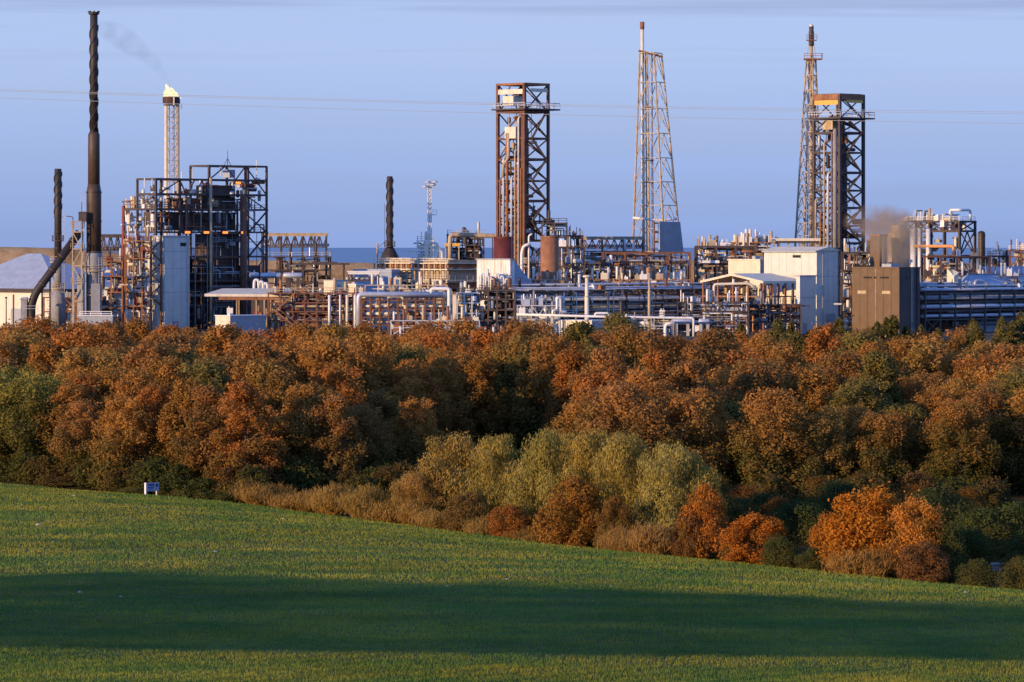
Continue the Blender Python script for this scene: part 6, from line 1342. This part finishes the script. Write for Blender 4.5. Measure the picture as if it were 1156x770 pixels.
tint = n.new('ShaderNodeMix'); tint.data_type = 'RGBA'; tint.blend_type = 'MULTIPLY'; tint.inputs[0].default_value = 1; l.new(sk.outputs[0], tint.inputs[6]); tint.inputs[7].default_value = SKY_TINT + (1,)
# thin stratus: stretched noise in direction space, growing with height
mp = n.new('ShaderNodeMapping'); mp.inputs['Scale'].default_value = (9, 9, 150); mp.inputs['Location'].default_value = (3.1, 1.7, .3); l.new(tc.outputs['Generated'], mp.inputs['Vector'])
no = n.new('ShaderNodeTexNoise'); no.inputs['Scale'].default_value = 1.0; no.inputs['Detail'].default_value = 6; no.inputs['Roughness'].default_value = .55; l.new(mp.outputs[0], no.inputs['Vector'])
def mrange(src, a, b_, c, d):
    mr = n.new('ShaderNodeMapRange'); mr.inputs[1].default_value = a; mr.inputs[2].default_value = b_; mr.inputs[3].default_value = c; mr.inputs[4].default_value = d; l.new(src, mr.inputs[0]); return mr.outputs[0]
def mult(a, b_):
    mm = n.new('ShaderNodeMath'); mm.operation = 'MULTIPLY'; l.new(a, mm.inputs[0]); l.new(b_, mm.inputs[1]); return mm.outputs[0]
hz = n.new('ShaderNodeMix'); hz.data_type = 'RGBA'; l.new(mrange(sp.outputs[2], .0, .045, .0, 1.0), hz.inputs[0]); hz.inputs[6].default_value = HAZE_LOW + (1,); hz.inputs[7].default_value = CLOUD_PALE + (1,)
anti = n.new('ShaderNodeVectorMath'); anti.operation = 'DOT_PRODUCT'; anti.inputs[1].default_value = (-SUN_AZ[0], -SUN_AZ[1], 0); l.new(tc.outputs['Generated'], anti.inputs[0])
veil = mult(mult(mrange(no.outputs['Fac'], .30, .70, .93, 1.0), mrange(sp.outputs[2], .06, .2, 1.0, .0)), mrange(anti.outputs['Value'], .0, .35, .0, 1.0))
cl = n.new('ShaderNodeMix'); cl.data_type = 'RGBA'; l.new(veil, cl.inputs[0]); l.new(tint.outputs[2], cl.inputs[6]); l.new(hz.outputs[2], cl.inputs[7])
mp2 = n.new('ShaderNodeMapping'); mp2.inputs['Scale'].default_value = (7, 7, 230); mp2.inputs['Location'].default_value = (.6, 2.2, .05); l.new(tc.outputs['Generated'], mp2.inputs['Vector'])
no2 = n.new('ShaderNodeTexNoise'); no2.inputs['Scale'].default_value = 1.0; no2.inputs['Detail'].default_value = 5; no2.inputs['Roughness'].default_value = .5; l.new(mp2.outputs[0], no2.inputs['Vector'])
dk = mult(mrange(no2.outputs['Fac'], .50, .68, 0, .6), mrange(sp.outputs[2], .040, .054, .0, 1.0))
c2 = n.new('ShaderNodeMix'); c2.data_type = 'RGBA'; l.new(dk, c2.inputs[0]); l.new(cl.outputs[2], c2.inputs[6]); c2.inputs[7].default_value = CLOUD_DARK + (1,)
l.new(c2.outputs[2], bg.inputs[0])
cam = bpy.data.cameras.new('camera'); co = bpy.data.objects.new('camera', cam); COL.objects.link(co); scene.camera = co
co.location = (0, 0, CAMZ); co.rotation_euler = (math.radians(90), 0, 0)
cam.sensor_fit = 'HORIZONTAL'; cam.sensor_width = 36; cam.lens = 36 * F / 1156; cam.shift_y = (HY - 385) / 1156; cam.clip_start = 1; cam.clip_end = 100000
vs = scene.view_settings; vs.view_transform = 'Standard'; vs.look = 'None'; vs.exposure = EXPOSURE; vs.gamma = 1; vs.use_curve_mapping = False
scene.cycles.max_bounces = 6; scene.cycles.diffuse_bounces = 3; scene.cycles.volume_bounces = 1; scene.cycles.use_denoising = True; scene.cycles.volume_step_rate = 2
